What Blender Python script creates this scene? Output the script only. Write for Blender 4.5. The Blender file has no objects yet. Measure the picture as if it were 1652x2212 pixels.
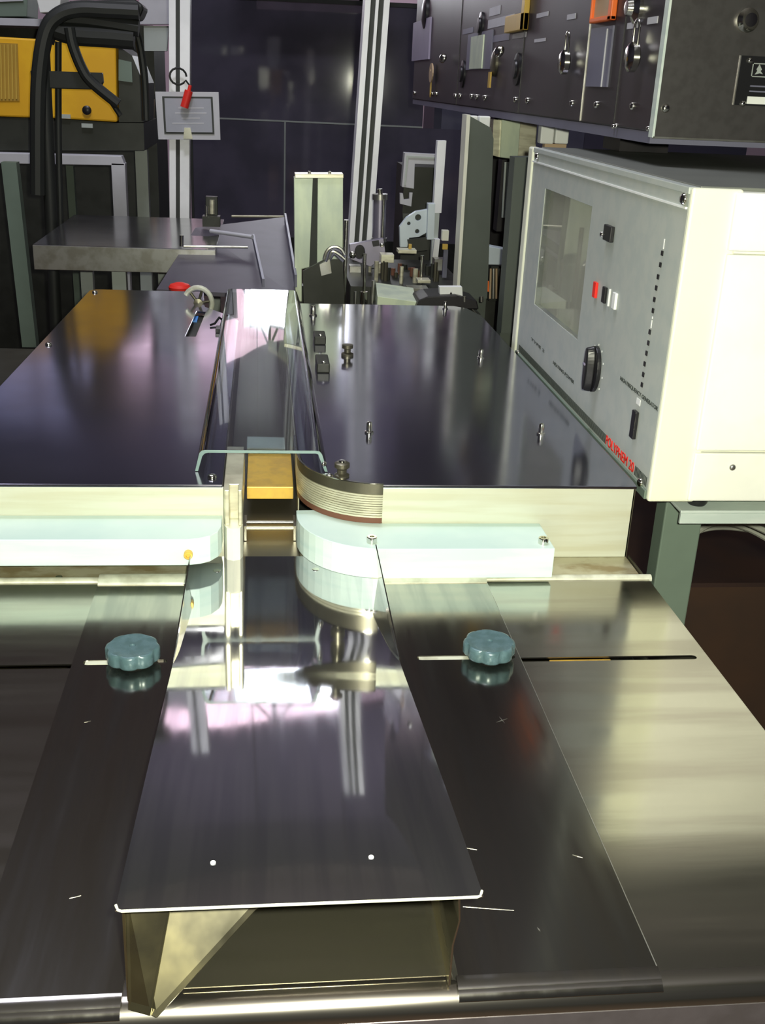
import bpy, bmesh, math, random
import numpy as np
from mathutils import Vector, Matrix, Quaternion
random.seed(7)
S = bpy.context.scene
COL = S.collection
PI = math.pi

# ------------------------------------------------------------------ camera
F_PX, CX, CY, IW, IH = 2300.0, 826.0, 1106.0, 1652, 2212
CAM = Vector((0.0, 0.0, 1.45))
MR = np.array([[0.9938, -0.0011, 0.1111], [-0.1026, 0.3750, 0.9214], [0.0427, 0.9270, -0.3725]])
_u, _s, _v = np.linalg.svd(MR); MR = _u @ _v          # right, up, forward as columns
cam_data = bpy.data.cameras.new('camera')
cam_data.sensor_fit = 'HORIZONTAL'; cam_data.sensor_width = 36.0
cam_data.lens = 36.0 * F_PX / IW
cam_data.clip_start = 0.02; cam_data.clip_end = 100
cam = bpy.data.objects.new('camera', cam_data); COL.objects.link(cam)
cam.matrix_world = Matrix(((MR[0, 0], MR[0, 1], -MR[0, 2], CAM.x), (MR[1, 0], MR[1, 1], -MR[1, 2], CAM.y),
                           (MR[2, 0], MR[2, 1], -MR[2, 2], CAM.z), (0, 0, 0, 1)))
S.camera = cam

def ray(px, py):
    return Vector(MR @ np.array([(px - CX) / F_PX, (CY - py) / F_PX, 1.0]))
def oZ(px, py, z):
    d = ray(px, py); return CAM + d * ((z - CAM.z) / d.z)
def oY(px, py, y):
    d = ray(px, py); return CAM + d * (y / d.y)
def oX(px, py, x):
    d = ray(px, py); return CAM + d * (x / d.x)

# ------------------------------------------------------------------ world, lights, exposure
W = bpy.data.worlds.new('world'); S.world = W; W.use_nodes = True
W.node_tree.nodes['Background'].inputs[0].default_value = (0.045, 0.043, 0.055, 1)
W.node_tree.nodes['Background'].inputs[1].default_value = 1.0
S.view_settings.view_transform = 'Standard'; S.view_settings.look = 'None'
S.view_settings.gamma = 1.0; S.view_settings.use_curve_mapping = False
S.view_settings.exposure = 0.0

def area(name, loc, target, sx, sy, watts, col):
    l = bpy.data.lights.new(name, 'AREA'); l.shape = 'RECTANGLE'; l.size = sx; l.size_y = sy
    l.energy = watts; l.color = col
    o = bpy.data.objects.new(name, l); COL.objects.link(o); o.location = loc
    o.rotation_euler = (Vector(target) - Vector(loc)).to_track_quat('-Z', 'Y').to_euler()
    return o
area('post_fill_light', (-0.1, 1.9, 4.3), (0.0, 3.6, 1.4), 0.8, 0.4, 55, (0.92, 0.92, 1.0))  # unseen fill added to brighten the aluminium posts
fl = bpy.data.lights.new('camera_flash', 'POINT'); fl.energy = 105; fl.shadow_soft_size = 0.012; fl.color = (1.0, 1.0, 0.80)
flo = bpy.data.objects.new('camera_flash', fl); COL.objects.link(flo); flo.location = (0.03, 0.0, 1.475)
area('wall_fill_light', (0.6, 9.9, 4.4), (0.8, 12, 2.4), 5.0, 0.3, 60, (1.0, 0.88, 0.95))  # unseen fill added to brighten the back wall
area('hall_fill_light', (-1.6, 3.0, 5.4), (-1.0, 3.6, 0), 2.5, 1.2, 70, (0.85, 0.85, 1.0))  # unseen fill added for the overall level in the hall
area('ceiling_fill_light', (0.5, -2.5, 4.6), (0.3, 1.5, 8), 2.0, 1.2, 45, (0.9, 0.9, 1.0))  # unseen uplight added to lift the ceiling

# ------------------------------------------------------------------ materials
def mat(name, col, metal=0.0, rough=0.5, col2=None, scale=(8, 8, 8), rvar=0.0, bump=0.0, emit=None, estr=0.0,
        trans=0.0, ior=1.45, aniso=0.0, detail=4.0, lo=0.42, hi=0.62, coat=0.0, bscale=None):
    m = bpy.data.materials.new(name); m.use_nodes = True
    nt = m.node_tree; N = nt.nodes; L = nt.links
    b = N['Principled BSDF']
    b.inputs['Base Color'].default_value = (*col, 1); b.inputs['Metallic'].default_value = metal
    b.inputs['Roughness'].default_value = rough; b.inputs['IOR'].default_value = ior
    b.inputs['Transmission Weight'].default_value = trans
    b.inputs['Anisotropic'].default_value = aniso
    b.inputs['Coat Weight'].default_value = coat
    if emit:
        b.inputs['Emission Color'].default_value = (*emit, 1); b.inputs['Emission Strength'].default_value = estr
    tc = N.new('ShaderNodeTexCoord'); mp = N.new('ShaderNodeMapping'); mp.inputs['Scale'].default_value = scale
    L.new(tc.outputs['Object'], mp.inputs['Vector'])
    nz = N.new('ShaderNodeTexNoise'); nz.inputs['Scale'].default_value = 1.0; nz.inputs['Detail'].default_value = detail
    L.new(mp.outputs[0], nz.inputs['Vector'])
    c2 = col2 if col2 else tuple(c * 0.9 for c in col)
    mr = N.new('ShaderNodeMapRange'); mr.inputs[1].default_value = lo; mr.inputs[2].default_value = hi
    L.new(nz.outputs['Fac'], mr.inputs[0])
    mx = N.new('ShaderNodeMix'); mx.data_type = 'RGBA'
    mx.inputs[6].default_value = (*col, 1); mx.inputs[7].default_value = (*c2, 1)
    L.new(mr.outputs[0], mx.inputs[0]); L.new(mx.outputs[2], b.inputs['Base Color'])
    if rvar:
        r = N.new('ShaderNodeMapRange'); r.inputs[3].default_value = max(0.01, rough - rvar); r.inputs[4].default_value = rough + rvar
        r.inputs[1].default_value = 0.3; r.inputs[2].default_value = 0.7
        L.new(nz.outputs['Fac'], r.inputs[0]); L.new(r.outputs[0], b.inputs['Roughness'])
    if bump:
        src = nz
        if bscale:
            mp2 = N.new('ShaderNodeMapping'); mp2.inputs['Scale'].default_value = bscale; L.new(tc.outputs['Object'], mp2.inputs['Vector'])
            src = N.new('ShaderNodeTexNoise'); src.inputs['Scale'].default_value = 1.0; L.new(mp2.outputs[0], src.inputs['Vector'])
        bp = N.new('ShaderNodeBump'); bp.inputs['Strength'].default_value = 1.0; bp.inputs['Distance'].default_value = bump
        L.new(src.outputs['Fac'], bp.inputs['Height']); L.new(bp.outputs[0], b.inputs['Normal'])
    return m

M = {}
M['table'] = mat('brushed_steel_table', (0.50, 0.48, 0.43), 0.988, 0.17, (0.42, 0.39, 0.35), (3, 30, 6), 0.05, 0.000015, bscale=(14, 150, 14))
M['inner'] = mat('olive_inner_steel', (0.30, 0.28, 0.20), 0.98, 0.26, (0.30, 0.27, 0.16), (20, 8, 20), 0.08, 0.00005)  # olive steel for the walls inside the chute
M['inner_floor'] = mat('lit_inner_floor', (0.50, 0.47, 0.36), 0.965, 0.22, (0.40, 0.38, 0.28), (6, 40, 6), 0.06)  # paler, less metallic so the floor inside reads as lit
M['apron'] = mat('smudged_apron_steel', (0.30, 0.28, 0.32), 0.9, 0.35, (0.22, 0.20, 0.22), (30, 30, 30), 0.08)
M['lip'] = mat('pale_highlight_steel', (0.70, 0.72, 0.60), 0.3, 0.4, (0.5, 0.5, 0.4), (40, 40, 40))  # pale diffuse tone paints in the highlight on edges, slots and rim
M['slide'] = mat('brushed_steel_slide', (0.42, 0.40, 0.36), 0.990, 0.14, (0.34, 0.33, 0.31), (60, 5, 10), 0.04, 0.00001, bscale=(90, 8, 8))
M['chute'] = mat('polished_steel_chute', (0.66, 0.66, 0.68), 0.98, 0.052, (0.56, 0.56, 0.60), (90, 3, 3), 0.018, 0.000004, bscale=(160, 3, 3))
M['plate'] = mat('polished_steel_plate', (0.48, 0.48, 0.58), 0.985, 0.14, (0.42, 0.42, 0.50), (4, 4, 4), 0.03, 0.0004, bscale=(3, 3, 3))
M['wall_steel'] = mat('scuffed_steel_front', (0.58, 0.60, 0.50), 0.15, 0.38, (0.52, 0.52, 0.40), (5, 14, 70), 0.08, 0.0002)
M['ledge'] = mat('stained_ledge', (0.50, 0.47, 0.34), 0.5, 0.4, (0.30, 0.24, 0.13), (25, 40, 40), 0.08)
M['alu'] = mat('anodised_aluminium', (0.70, 0.78, 0.74), 0.25, 0.42, (0.60, 0.70, 0.66), (10, 10, 60))
M['guide'] = mat('pale_blue_guide_plastic', (0.62, 0.76, 0.72), 0.0, 0.42, (0.52, 0.68, 0.66), (6, 6, 60))
M['white_plastic'] = mat('white_plastic', (0.78, 0.78, 0.66), 0, 0.35)
M['brass'] = mat('brass_block', (0.80, 0.52, 0.10), 0.35, 0.45, (0.66, 0.42, 0.10), (40, 40, 40))
M['brown'] = mat('brown_resin_strip', (0.15, 0.065, 0.04), 0, 0.45)
M['collar'] = mat('turned_steel_collar', (0.74, 0.72, 0.55), 0.5, 0.32, (0.55, 0.52, 0.38), (20, 20, 90))
M['dark_edge'] = mat('dull_dark_steel', (0.16, 0.15, 0.11), 0.8, 0.4)
M['chrome'] = mat('bright_screw_steel', (0.80, 0.79, 0.70), 1, 0.16)
M['steel'] = mat('machined_steel', (0.50, 0.50, 0.48), 0.9, 0.3, (0.38, 0.37, 0.33), (30, 30, 30))
M['knob'] = mat('blue_grey_knob', (0.085, 0.145, 0.17), 0.1, 0.30, (0.06, 0.11, 0.125), (120, 120, 120), 0.06, 0.0001)
M['acrylic'] = mat('clear_acrylic', (0.86, 0.92, 0.93), 0, 0.02, (0.84, 0.9, 0.92), trans=1.0, ior=1.49)
M['acrylic_edge'] = mat('frosted_acrylic_edge', (0.22, 0.33, 0.32), 0, 0.35, trans=0.2)
M['black'] = mat('black_plastic', (0.012, 0.012, 0.014), 0, 0.35)
M['black_metal'] = mat('black_painted_metal', (0.020, 0.018, 0.020), 0.1, 0.42, (0.013, 0.012, 0.014), (12, 12, 12))
M['dark_machine'] = mat('dark_machine_metal', (0.034, 0.036, 0.030), 0.3, 0.45, (0.024, 0.026, 0.021), (12, 12, 12))
M['panel_grey'] = mat('grey_instrument_panel', (0.46, 0.49, 0.45), 0, 0.5, (0.42, 0.46, 0.43), (40, 40, 40))
M['cabinet'] = mat('cream_cabinet_paint', (0.80, 0.82, 0.66), 0, 0.45, (0.78, 0.80, 0.64))
M['cabinet_white'] = mat('white_door_panel', (0.90, 0.91, 0.84), 0, 0.45)
M['cabinet_top'] = mat('grey_cabinet_top', (0.16, 0.17, 0.15), 0.1, 0.45)
M['red'] = mat('red_print', (0.75, 0.03, 0.02), 0, 0.5)
M['red_led'] = mat('red_lamp_cap', (0.9, 0.03, 0.02), 0, 0.3)
M['white'] = mat('white_print', (0.85, 0.87, 0.84), 0, 0.5)
M['ink'] = mat('dark_print', (0.05, 0.06, 0.055), 0, 0.5)
M['amber_glass'] = mat('meter_glass', (0.95, 0.95, 0.93), 0, 0.0, trans=1.0, ior=1.15)
M['meter_back'] = mat('meter_recess', (0.13, 0.11, 0.11), 0.3, 0.35, (0.08, 0.07, 0.08), (20, 20, 20))
M['leg_green'] = mat('grey_green_leg_paint', (0.15, 0.20, 0.16), 0, 0.5)
M['cable'] = mat('grey_cable', (0.34, 0.35, 0.30), 0, 0.5)
M['rack'] = mat('black_rack_panel', (0.035, 0.028, 0.034), 0.1, 0.4, (0.026, 0.022, 0.026), (6, 6, 6))
M['front_box'] = mat('brushed_grey_box', (0.10, 0.095, 0.095), 0.6, 0.38, (0.085, 0.08, 0.08), (60, 60, 60))
M['orange'] = mat('orange_frame', (0.85, 0.16, 0.02), 0, 0.4)
M['amber'] = mat('amber_plastic', (0.55, 0.36, 0.06), 0, 0.4)
M['tan'] = mat('tan_tag', (0.50, 0.36, 0.22), 0, 0.5)
M['lilac'] = mat('lilac_label', (0.34, 0.30, 0.42), 0, 0.5)
M['slate'] = mat('slate_label', (0.15, 0.15, 0.21), 0, 0.4)
M['yellow'] = mat('yellow_panel_paint', (0.80, 0.45, 0.01), 0, 0.5, (0.72, 0.38, 0.01), (6, 6, 6))
M['yellow_dark'] = mat('ochre_grille', (0.42, 0.25, 0.03), 0, 0.5)
M['post'] = mat('aluminium_profile', (0.86, 0.87, 0.90), 0.1, 0.4)
M['post_mid'] = mat('grey_aluminium_profile', (0.40, 0.44, 0.42), 0.2, 0.45)
M['groove'] = mat('profile_groove', (0.05, 0.055, 0.05), 0.2, 0.6)
M['frame_white'] = mat('pale_frame_paint', (0.52, 0.52, 0.56), 0.1, 0.5)
M['hose'] = mat('dark_rubber_hose', (0.015, 0.017, 0.015), 0, 0.55)
M['column'] = mat('pale_green_column', (0.62, 0.70, 0.52), 0.2, 0.42, (0.50, 0.58, 0.46), (20, 20, 8))
M['dark_col'] = mat('dark_grey_column', (0.085, 0.10, 0.085), 0.1, 0.5)
M['purple_steel'] = mat('purple_tinted_steel', (0.30, 0.28, 0.36), 0.6, 0.35)
M['bracket'] = mat('pale_blue_bracket', (0.55, 0.62, 0.66), 0.2, 0.45)
M['far_table'] = mat('dull_far_steel', (0.30, 0.30, 0.31), 0.9, 0.17, (0.24, 0.24, 0.25), (10, 10, 10))
M['conveyor'] = mat('dark_conveyor_steel', (0.13, 0.12, 0.15), 0.6, 0.5)
M['tinted'] = mat('tinted_guard_glass', (0.13, 0.12, 0.17), 0, 0.055, (0.10, 0.095, 0.13), (3, 3, 3), ior=2.2)
M['paper'] = mat('framed_paper', (0.36, 0.37, 0.42), 0, 0.5)
M['wall_pink'] = mat('pale_pink_wall', (0.72, 0.58, 0.66), 0, 0.7, (0.64, 0.52, 0.62), (0.5, 0.5, 0.5))
M['wall_dark'] = mat('dark_blue_cladding', (0.085, 0.08, 0.12), 0, 0.7, (0.07, 0.07, 0.10), (0.6, 0.6, 0.6))
M['ceil'] = mat('dim_ceiling', (0.42, 0.40, 0.38), 0, 0.8)
M['floor'] = mat('dark_brown_floor', (0.10, 0.055, 0.035), 0, 0.55, (0.07, 0.045, 0.035), (3, 3, 3))
M['lamp'] = mat('hall_lamp_diffuser', (0.9, 0.9, 0.9), 0, 0.5, emit=(0.93, 0.96, 1.0), estr=14.0)
M['pink_glow'] = mat('glowing_pink_panel', (0.6, 0.5, 0.55), 0, 0.4, (0.55, 0.5, 0.6), (1.5, 1.5, 1.5), emit=(1.0, 0.70, 0.82), estr=1.5)  # glow added in place of the brightly lit pink wall band
M['window'] = mat('daylit_window', (0.5, 0.5, 0.6), 0, 0.3, emit=(0.45, 0.5, 0.85), estr=0.45)
M['beam'] = mat('dark_roof_beam', (0.10, 0.08, 0.10), 0, 0.7)
M['blue'] = mat('reflection_streak_blue', (0.08, 0.28, 0.75), 0, 0.5)  # blue of the painted reflection streak on the left plate

# ------------------------------------------------------------------ builders
def root(name, loc, label, cat, group=None):
    o = bpy.data.objects.new(name, None); COL.objects.link(o); o.location = loc
    o.empty_display_size = 0.02
    o['label'] = label; o['category'] = cat
    if group: o['group'] = group
    return o
def tag(o, label=None, cat=None, group=None, kind=None):
    if label: o['label'] = label
    if cat: o['category'] = cat
    if group: o['group'] = group
    if kind: o['kind'] = kind
    return o
def attach(o, parent):
    if parent is not None:
        o.parent = parent
        loc = Vector((0, 0, 0)); p = parent
        while p is not None:
            loc += Vector(p.location); p = None if p.parent is None else None
        o.matrix_parent_inverse = Matrix.Translation(-loc) if parent.type == 'EMPTY' else Matrix.Identity(4)
    return o

class MB:
    def __init__(s): s.bm = bmesh.new()
    def box(s, x0, x1, y0, y1, z0, z1):
        vs = [s.bm.verts.new((x, y, z)) for z in (z0, z1) for (x, y) in ((x0, y0), (x1, y0), (x1, y1), (x0, y1))]
        for f in ((3, 2, 1, 0), (4, 5, 6, 7), (0, 1, 5, 4), (1, 2, 6, 5), (2, 3, 7, 6), (3, 0, 4, 7)):
            s.bm.faces.new([vs[i] for i in f])
        return s
    def loft(s, A, B, close=True):
        """join two point loops of equal length, capped"""
        a = [s.bm.verts.new(p) for p in A]; b = [s.bm.verts.new(p) for p in B]
        n = len(a)
        for i in range(n):
            j = (i + 1) % n
            s.bm.faces.new((a[i], a[j], b[j], b[i]))
        s.bm.faces.new(a[::-1]); s.bm.faces.new(b)
        return s
    def cyl(s, p0, p1, r, r2=None, seg=16):
        p0 = Vector(p0); p1 = Vector(p1); d = (p1 - p0).normalized()
        u = d.orthogonal().normalized(); v = d.cross(u)
        r2 = r if r2 is None else r2
        A = [p0 + (u * math.cos(t) + v * math.sin(t)) * r for t in [2 * PI * i / seg for i in range(seg)]]
        B = [p1 + (u * math.cos(t) + v * math.sin(t)) * r2 for t in [2 * PI * i / seg for i in range(seg)]]
        return s.loft(A, B)
    def lathe(s, c, axis, prof, seg=20):
        """prof: list of (r, h) from base to tip"""
        c = Vector(c); d = Vector(axis).normalized(); u = d.orthogonal().normalized(); v = d.cross(u)
        rings = []
        for (r, h) in prof:
            if r < 1e-6: rings.append([s.bm.verts.new(c + d * h)])
            else: rings.append([s.bm.verts.new(c + d * h + (u * math.cos(2 * PI * i / seg) + v * math.sin(2 * PI * i / seg)) * r) for i in range(seg)])
        for a, b in zip(rings, rings[1:]):
            for i in range(seg):
                j = (i + 1) % seg
                if len(a) == 1 and len(b) == 1: continue
                if len(a) == 1: s.bm.faces.new((a[0], b[i], b[j]))
                elif len(b) == 1: s.bm.faces.new((a[i], a[j], b[0]))
                else: s.bm.faces.new((a[i], a[j], b[j], b[i]))
        if len(rings[0]) > 1: s.bm.faces.new(rings[0][::-1])
        if len(rings[-1]) > 1: s.bm.faces.new(rings[-1])
        return s
    def tube(s, pts, r, seg=8):
        pts = [Vector(p) for p in pts]; rings = []; u = None
        for i, p in enumerate(pts):
            d = (pts[min(i + 1, len(pts) - 1)] - pts[max(i - 1, 0)]).normalized()
            u = d.orthogonal().normalized() if u is None else (u - d * u.dot(d)).normalized()
            v = d.cross(u)
            rings.append([s.bm.verts.new(p + (u * math.cos(2 * PI * k / seg) + v * math.sin(2 * PI * k / seg)) * r) for k in range(seg)])
        for a, b in zip(rings, rings[1:]):
            for k in range(seg):
                s.bm.faces.new((a[k], a[(k + 1) % seg], b[(k + 1) % seg], b[k]))
        s.bm.faces.new(rings[0][::-1]); s.bm.faces.new(rings[-1])
        return s
    def prism(s, outline, holes, fn, off):
        """fill outline minus holes in 2D, map by fn(u,v), extrude by vector off"""
        b2 = bmesh.new(); es = []
        for loop in [outline] + list(holes):
            vs = [b2.verts.new(fn(*p)) for p in loop]
            for i in range(len(vs)): es.append(b2.edges.new((vs[i], vs[(i + 1) % len(vs)])))
        bmesh.ops.triangle_fill(b2, edges=es, use_beauty=True, use_dissolve=False)
        r = bmesh.ops.extrude_face_region(b2, geom=b2.faces[:])
        bmesh.ops.translate(b2, verts=[v for v in r['geom'] if isinstance(v, bmesh.types.BMVert)], vec=off)
        bmesh.ops.recalc_face_normals(b2, faces=b2.faces[:])
        me = bpy.data.meshes.new('tmp'); b2.to_mesh(me); s.bm.from_mesh(me); bpy.data.meshes.remove(me); b2.free()
        return s
    def strip(s, pts, w_vec, th_vec):
        """bent sheet: polyline pts swept along w_vec, thickness th_vec"""
        P = [Vector(p) for p in pts]; w = Vector(w_vec); t = Vector(th_vec)
        loop0 = P + [p + t for p in reversed(P)]
        A = [s.bm.verts.new(p) for p in loop0]; B = [s.bm.verts.new(p + w) for p in loop0]
        n = len(P); m = len(loop0)
        for i in range(m):
            j = (i + 1) % m; s.bm.faces.new((A[i], A[j], B[j], B[i]))
        for i in range(n - 1):
            s.bm.faces.new((A[i], A[m - 1 - i], A[m - 2 - i], A[i + 1]))
            s.bm.faces.new((B[i], B[i + 1], B[m - 2 - i], B[m - 1 - i]))
        return s
    def build(s, name, m, parent=None, bevel=0.0, smooth=False, seg=2, angle=35):
        bmesh.ops.recalc_face_normals(s.bm, faces=s.bm.faces[:])
        me = bpy.data.meshes.new(name); s.bm.to_mesh(me); s.bm.free()
        me.materials.append(m if not isinstance(m, str) else M[m])
        if smooth:
            for p in me.polygons: p.use_smooth = True
            try: me.set_sharp_from_angle(angle=math.radians(angle))
            except Exception: pass
        o = bpy.data.objects.new(name, me); COL.objects.link(o)
        if bevel:
            b = o.modifiers.new('bevel', 'BEVEL'); b.width = bevel; b.segments = seg; b.limit_method = 'ANGLE'
            b.angle_limit = math.radians(40)
        return attach(o, parent)

def ident(u, v): return None
def XY(z): return lambda u, v: Vector((u, v, z))
def YZ(x): return lambda u, v: Vector((x, u, v))
def XZ(y): return lambda u, v: Vector((u, y, v))
def circ(cx, cy, r, n=16, ry=None):
    ry = r if ry is None else ry
    return [(cx + r * math.cos(2 * PI * i / n), cy + ry * math.sin(2 * PI * i / n)) for i in range(n)]
def slot(x0, x1, yc, r, n=6):
    a = [(x1 - r + r * math.sin(t), yc - r * math.cos(t)) for t in [PI * i / n for i in range(n + 1)]]
    b = [(x0 + r - r * math.sin(t), yc + r * math.cos(t)) for t in [PI * i / n for i in range(n + 1)]]
    return a + b
def ybox(mb, x0, y0, x1, y1, Y, depth):
    """box whose near face at depth Y spans the given picture corners; goes `depth` backwards"""
    a = oY(x0, y0, Y); b = oY(x1, y1, Y)
    c = oY(x0, y1, Y); d = oY(x1, y0, Y)
    xl = (a.x + c.x) / 2; xr = (b.x + d.x) / 2; zt = (a.z + d.z) / 2; zb = (b.z + c.z) / 2
    mb.box(xl, xr, Y, Y + depth, zb, zt); return (xl, xr, zb, zt)

_meshes = {}
def fastener(kind, r):
    key = (kind, round(r, 5))
    if key in _meshes: return _meshes[key]
    mb = MB()
    if kind == 'dome':
        mb.lathe((0, 0, 0), (0, 0, 1), [(r, 0), (r, r * .25), (r * .85, r * .55), (r * .5, r * .75), (0, r * .82)], 14)
    elif kind == 'cap':      # socket cap screw
        mb.lathe((0, 0, 0), (0, 0, 1), [(r, 0), (r, r * 1.1), (r * .88, r * 1.25), (r * .5, r * 1.25), (r * .5, r * .7), (0, r * .7)], 14)
    elif kind == 'pin':
        mb.lathe((0, 0, 0), (0, 0, 1), [(r * 1.5, 0), (r * 1.5, r * .5), (r, r * .7), (r, r * 3.2), (r * .7, r * 3.8), (0, r * 4)], 12)
    elif kind == 'flat':
        mb.lathe((0, 0, 0), (0, 0, 1), [(r, 0), (r * .9, r * .12), (0, r * .14)], 14)
    o = mb.build('tmp', 'chrome', smooth=True); me = o.data; bpy.data.objects.remove(o)
    _meshes[key] = me; return me
def screw(parent, loc, normal, r, kind='dome', m=None, name='screw', label=None):
    me = fastener(kind, r)
    if m:
        me = me.copy(); me.materials.clear(); me.materials.append(M[m])
    o = bpy.data.objects.new(name, me); COL.objects.link(o)
    o.location = loc; o.rotation_mode = 'QUATERNION'
    o.rotation_quaternion = Vector((0, 0, 1)).rotation_difference(Vector(normal))
    attach(o, parent)
    if label: o['label'] = label
    return o
def text(body, name, m, parent, org, xdir, ydir, width, height, depth=0.0003):
    cu = bpy.data.curves.new(name, 'FONT'); cu.body = body; cu.size = 1.0; cu.extrude = 0.02
    t = bpy.data.objects.new('t', cu); COL.objects.link(t)
    bpy.context.view_layer.update()
    me = bpy.data.meshes.new_from_object(t.evaluated_get(bpy.context.evaluated_depsgraph_get()))
    bpy.data.objects.remove(t)
    xs = [v.co.x for v in me.vertices]; ys = [v.co.y for v in me.vertices]
    x0, x1, y0, y1 = min(xs), max(xs), min(ys), max(ys)
    X = Vector(xdir).normalized(); Yd = Vector(ydir).normalized(); Z = X.cross(Yd)
    for v in me.vertices:
        c = v.co
        v.co = Vector(org) + X * ((c.x - x0) / (x1 - x0) * width) + Yd * ((c.y - y0) / (y1 - y0) * height) + Z * (c.z / 0.02 * depth)
    me.materials.clear(); me.materials.append(M[m]); me.name = name
    o = bpy.data.objects.new(name, me); COL.objects.link(o)
    return attach(o, parent)

T = 0.900          # working surface of the infeed table
ZP = 0.993         # top of the machine's cover plates
YW = 1.220         # machine front wall

# ------------------------------------------------------------------ room shell
tag(MB().box(-6, 6, -4, 12.2, -0.1, 0).build('floor', 'floor'), kind='structure')
tag(MB().box(-6, 6, -4, 12.2, 6.0, 6.1).build('ceiling', 'ceil'), kind='structure')
mbw = MB(); mbw.prism([(-6, 0), (6, 0), (6, 2.9), (1.6, 3.06), (0.35, 3.30), (-0.5, 3.46), (-6, 3.6)], [], XZ(12.0), Vector((0, .1, 0)))
tag(mbw.build('wall_back', 'wall_pink'), kind='structure')
mbw = MB(); mbw.prism([(-6, 3.6), (-0.5, 3.46), (0.35, 3.30), (1.6, 3.06), (6, 2.9), (6, 6), (-6, 6)], [], XZ(11.9), Vector((0, .2, 0)))
tag(mbw.build('trim_1', 'wall_dark'), kind='structure')
tag(MB().box(-6.1, -6, -4, 12.2, 0, 6).build('wall_left', 'wall_dark'), kind='structure')
tag(MB().box(6, 6.1, -4, 12.2, 0, 6).build('wall_right', 'wall_dark'), kind='structure')
tag(MB().box(-6, 6, -4.1, -4, 0, 6).build('wall_front', 'wall_dark'), kind='structure')
w = MB().prism([(-1.55, 2.25), (0.95, 2.25), (0.95, 3.17), (0.35, 3.29), (-0.5, 3.46), (-1.55, 3.50)], [], XZ(11.84), Vector((0, .04, 0))).build('pink_glow_panel', 'pink_glow')  # added glowing panel above the view, mirrored in the steel
tag(w, kind='structure')
mb = MB()
mb.box(-1.60, 1.0, 11.78, 11.9, 2.20, 2.25); mb.box(-1.60, -1.55, 11.78, 11.9, 2.20, 3.50); mb.box(.95, 1.0, 11.78, 11.9, 2.2, 3.2)
mb.build('window_frame', 'beam', w)  # border round the added glow panel
w = MB().box(-3.1, -1.9, 11.84, 11.88, 3.55, 4.05).build('window_2', 'window'); tag(w, kind='structure')
MB().box(-2.52, -2.48, 11.80, 11.84, 3.55, 4.05).build('window_frame', 'beam', w)
mb = MB()
mb.box(0.10, 0.16, 11.2, 11.26, 0, 3.3)
for (xa, za, xb, zb) in ((-0.55, 2.45, 0.13, 3.25), (0.75, 2.45, 0.13, 3.25)):
    mb.cyl((xa, 11.25, za), (xb, 11.25, zb), 0.022, seg=6)
tag(mb.build('trim_2', 'beam'), kind='structure')

lamp = root('hanging_lamp', (0.3, 8.0, 2.15), 'bright rectangular hall lamp hung high behind the machines', 'lamp')
MB().box(-0.18, 0.80, 8.0, 8.02, 2.02, 2.30).build('diffuser', 'lamp', lamp)
MB().box(-0.21, 0.83, 8.02, 8.12, 1.99, 2.33).build('housing', 'frame_white', lamp)
for x in (-0.1, 0.68): MB().cyl((x, 8.07, 2.33), (x, 8.07, 6.0), 0.006, seg=6).build('rod', 'beam', lamp)

# ------------------------------------------------------------------ infeed table
tb = root('infeed_table', (0.05, 0.8, 0), 'wide brushed steel infeed table filling the foreground', 'table')
TXL, TXR = -0.62, 0.472
mb = MB()
mb.prism([(TXL, 0.532), (TXR, 0.532), (TXR, 1.150), (TXL, 1.150)],
         [slot(-0.40, -0.145, 0.9535, 0.0042), slot(0.240, 0.459, 0.9535, 0.0042)], XY(T - 0.0035), Vector((0, 0, 0.0015)))
mb.build('table_top', 'table', tb)
# rolled front edge and apron
pts = [(TXL, 0.532, T - 0.002)]
for k in range(1, 9):
    a = PI / 2 * k / 8
    pts.append((TXL, 0.532 - 0.016 * math.sin(a), T - 0.002 - 0.016 * (1 - math.cos(a))))
MB().strip(pts, (TXR - TXL, 0, 0), (0, 0.0, -0.0016)).build('front_edge', 'table', tb, smooth=True, angle=50)
MB().box(TXR - 0.002, TXR, 0.52, 1.22, T - 0.09, T - 0.0036).build('side_apron', 'dark_edge', tb)
MB().box(TXL, TXR, 0.5155, 0.5170, T - 0.09, T - 0.0185).build('front_apron', 'apron', tb)
# rear lip
pts = []
for k in range(0, 9):
    a = PI * k / 8
    pts.append((TXL, 1.1500 - 0.006 * math.cos(a), T - 0.003 + 0.005 * math.sin(a)))
MB().strip(pts, (TXR + 0.004 - TXL, 0, 0), (0, 0, -0.0012)).build('rear_lip', 'lip', tb, smooth=True, angle=60)  # pale tone paints the highlight along this lip
for (x, y) in ((TXL + .03, .58), (TXR - .04, .58), (TXL + .03, 1.12), (TXR - .04, 1.12)):
    MB().box(x - .02, x + .02, y - .02, y + .02, 0, T - 0.09).build('leg', 'steel', tb, bevel=.002)
MB().box(TXL, TXR, 0.60, 1.14, T - 0.10, T - 0.096).build('under_tray', 'dark_edge', tb)
MB().box(0.300, 0.366, 0.948, 0.959, T - 0.010, T - 0.006).build('slide_bar', 'brass', tb)

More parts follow.
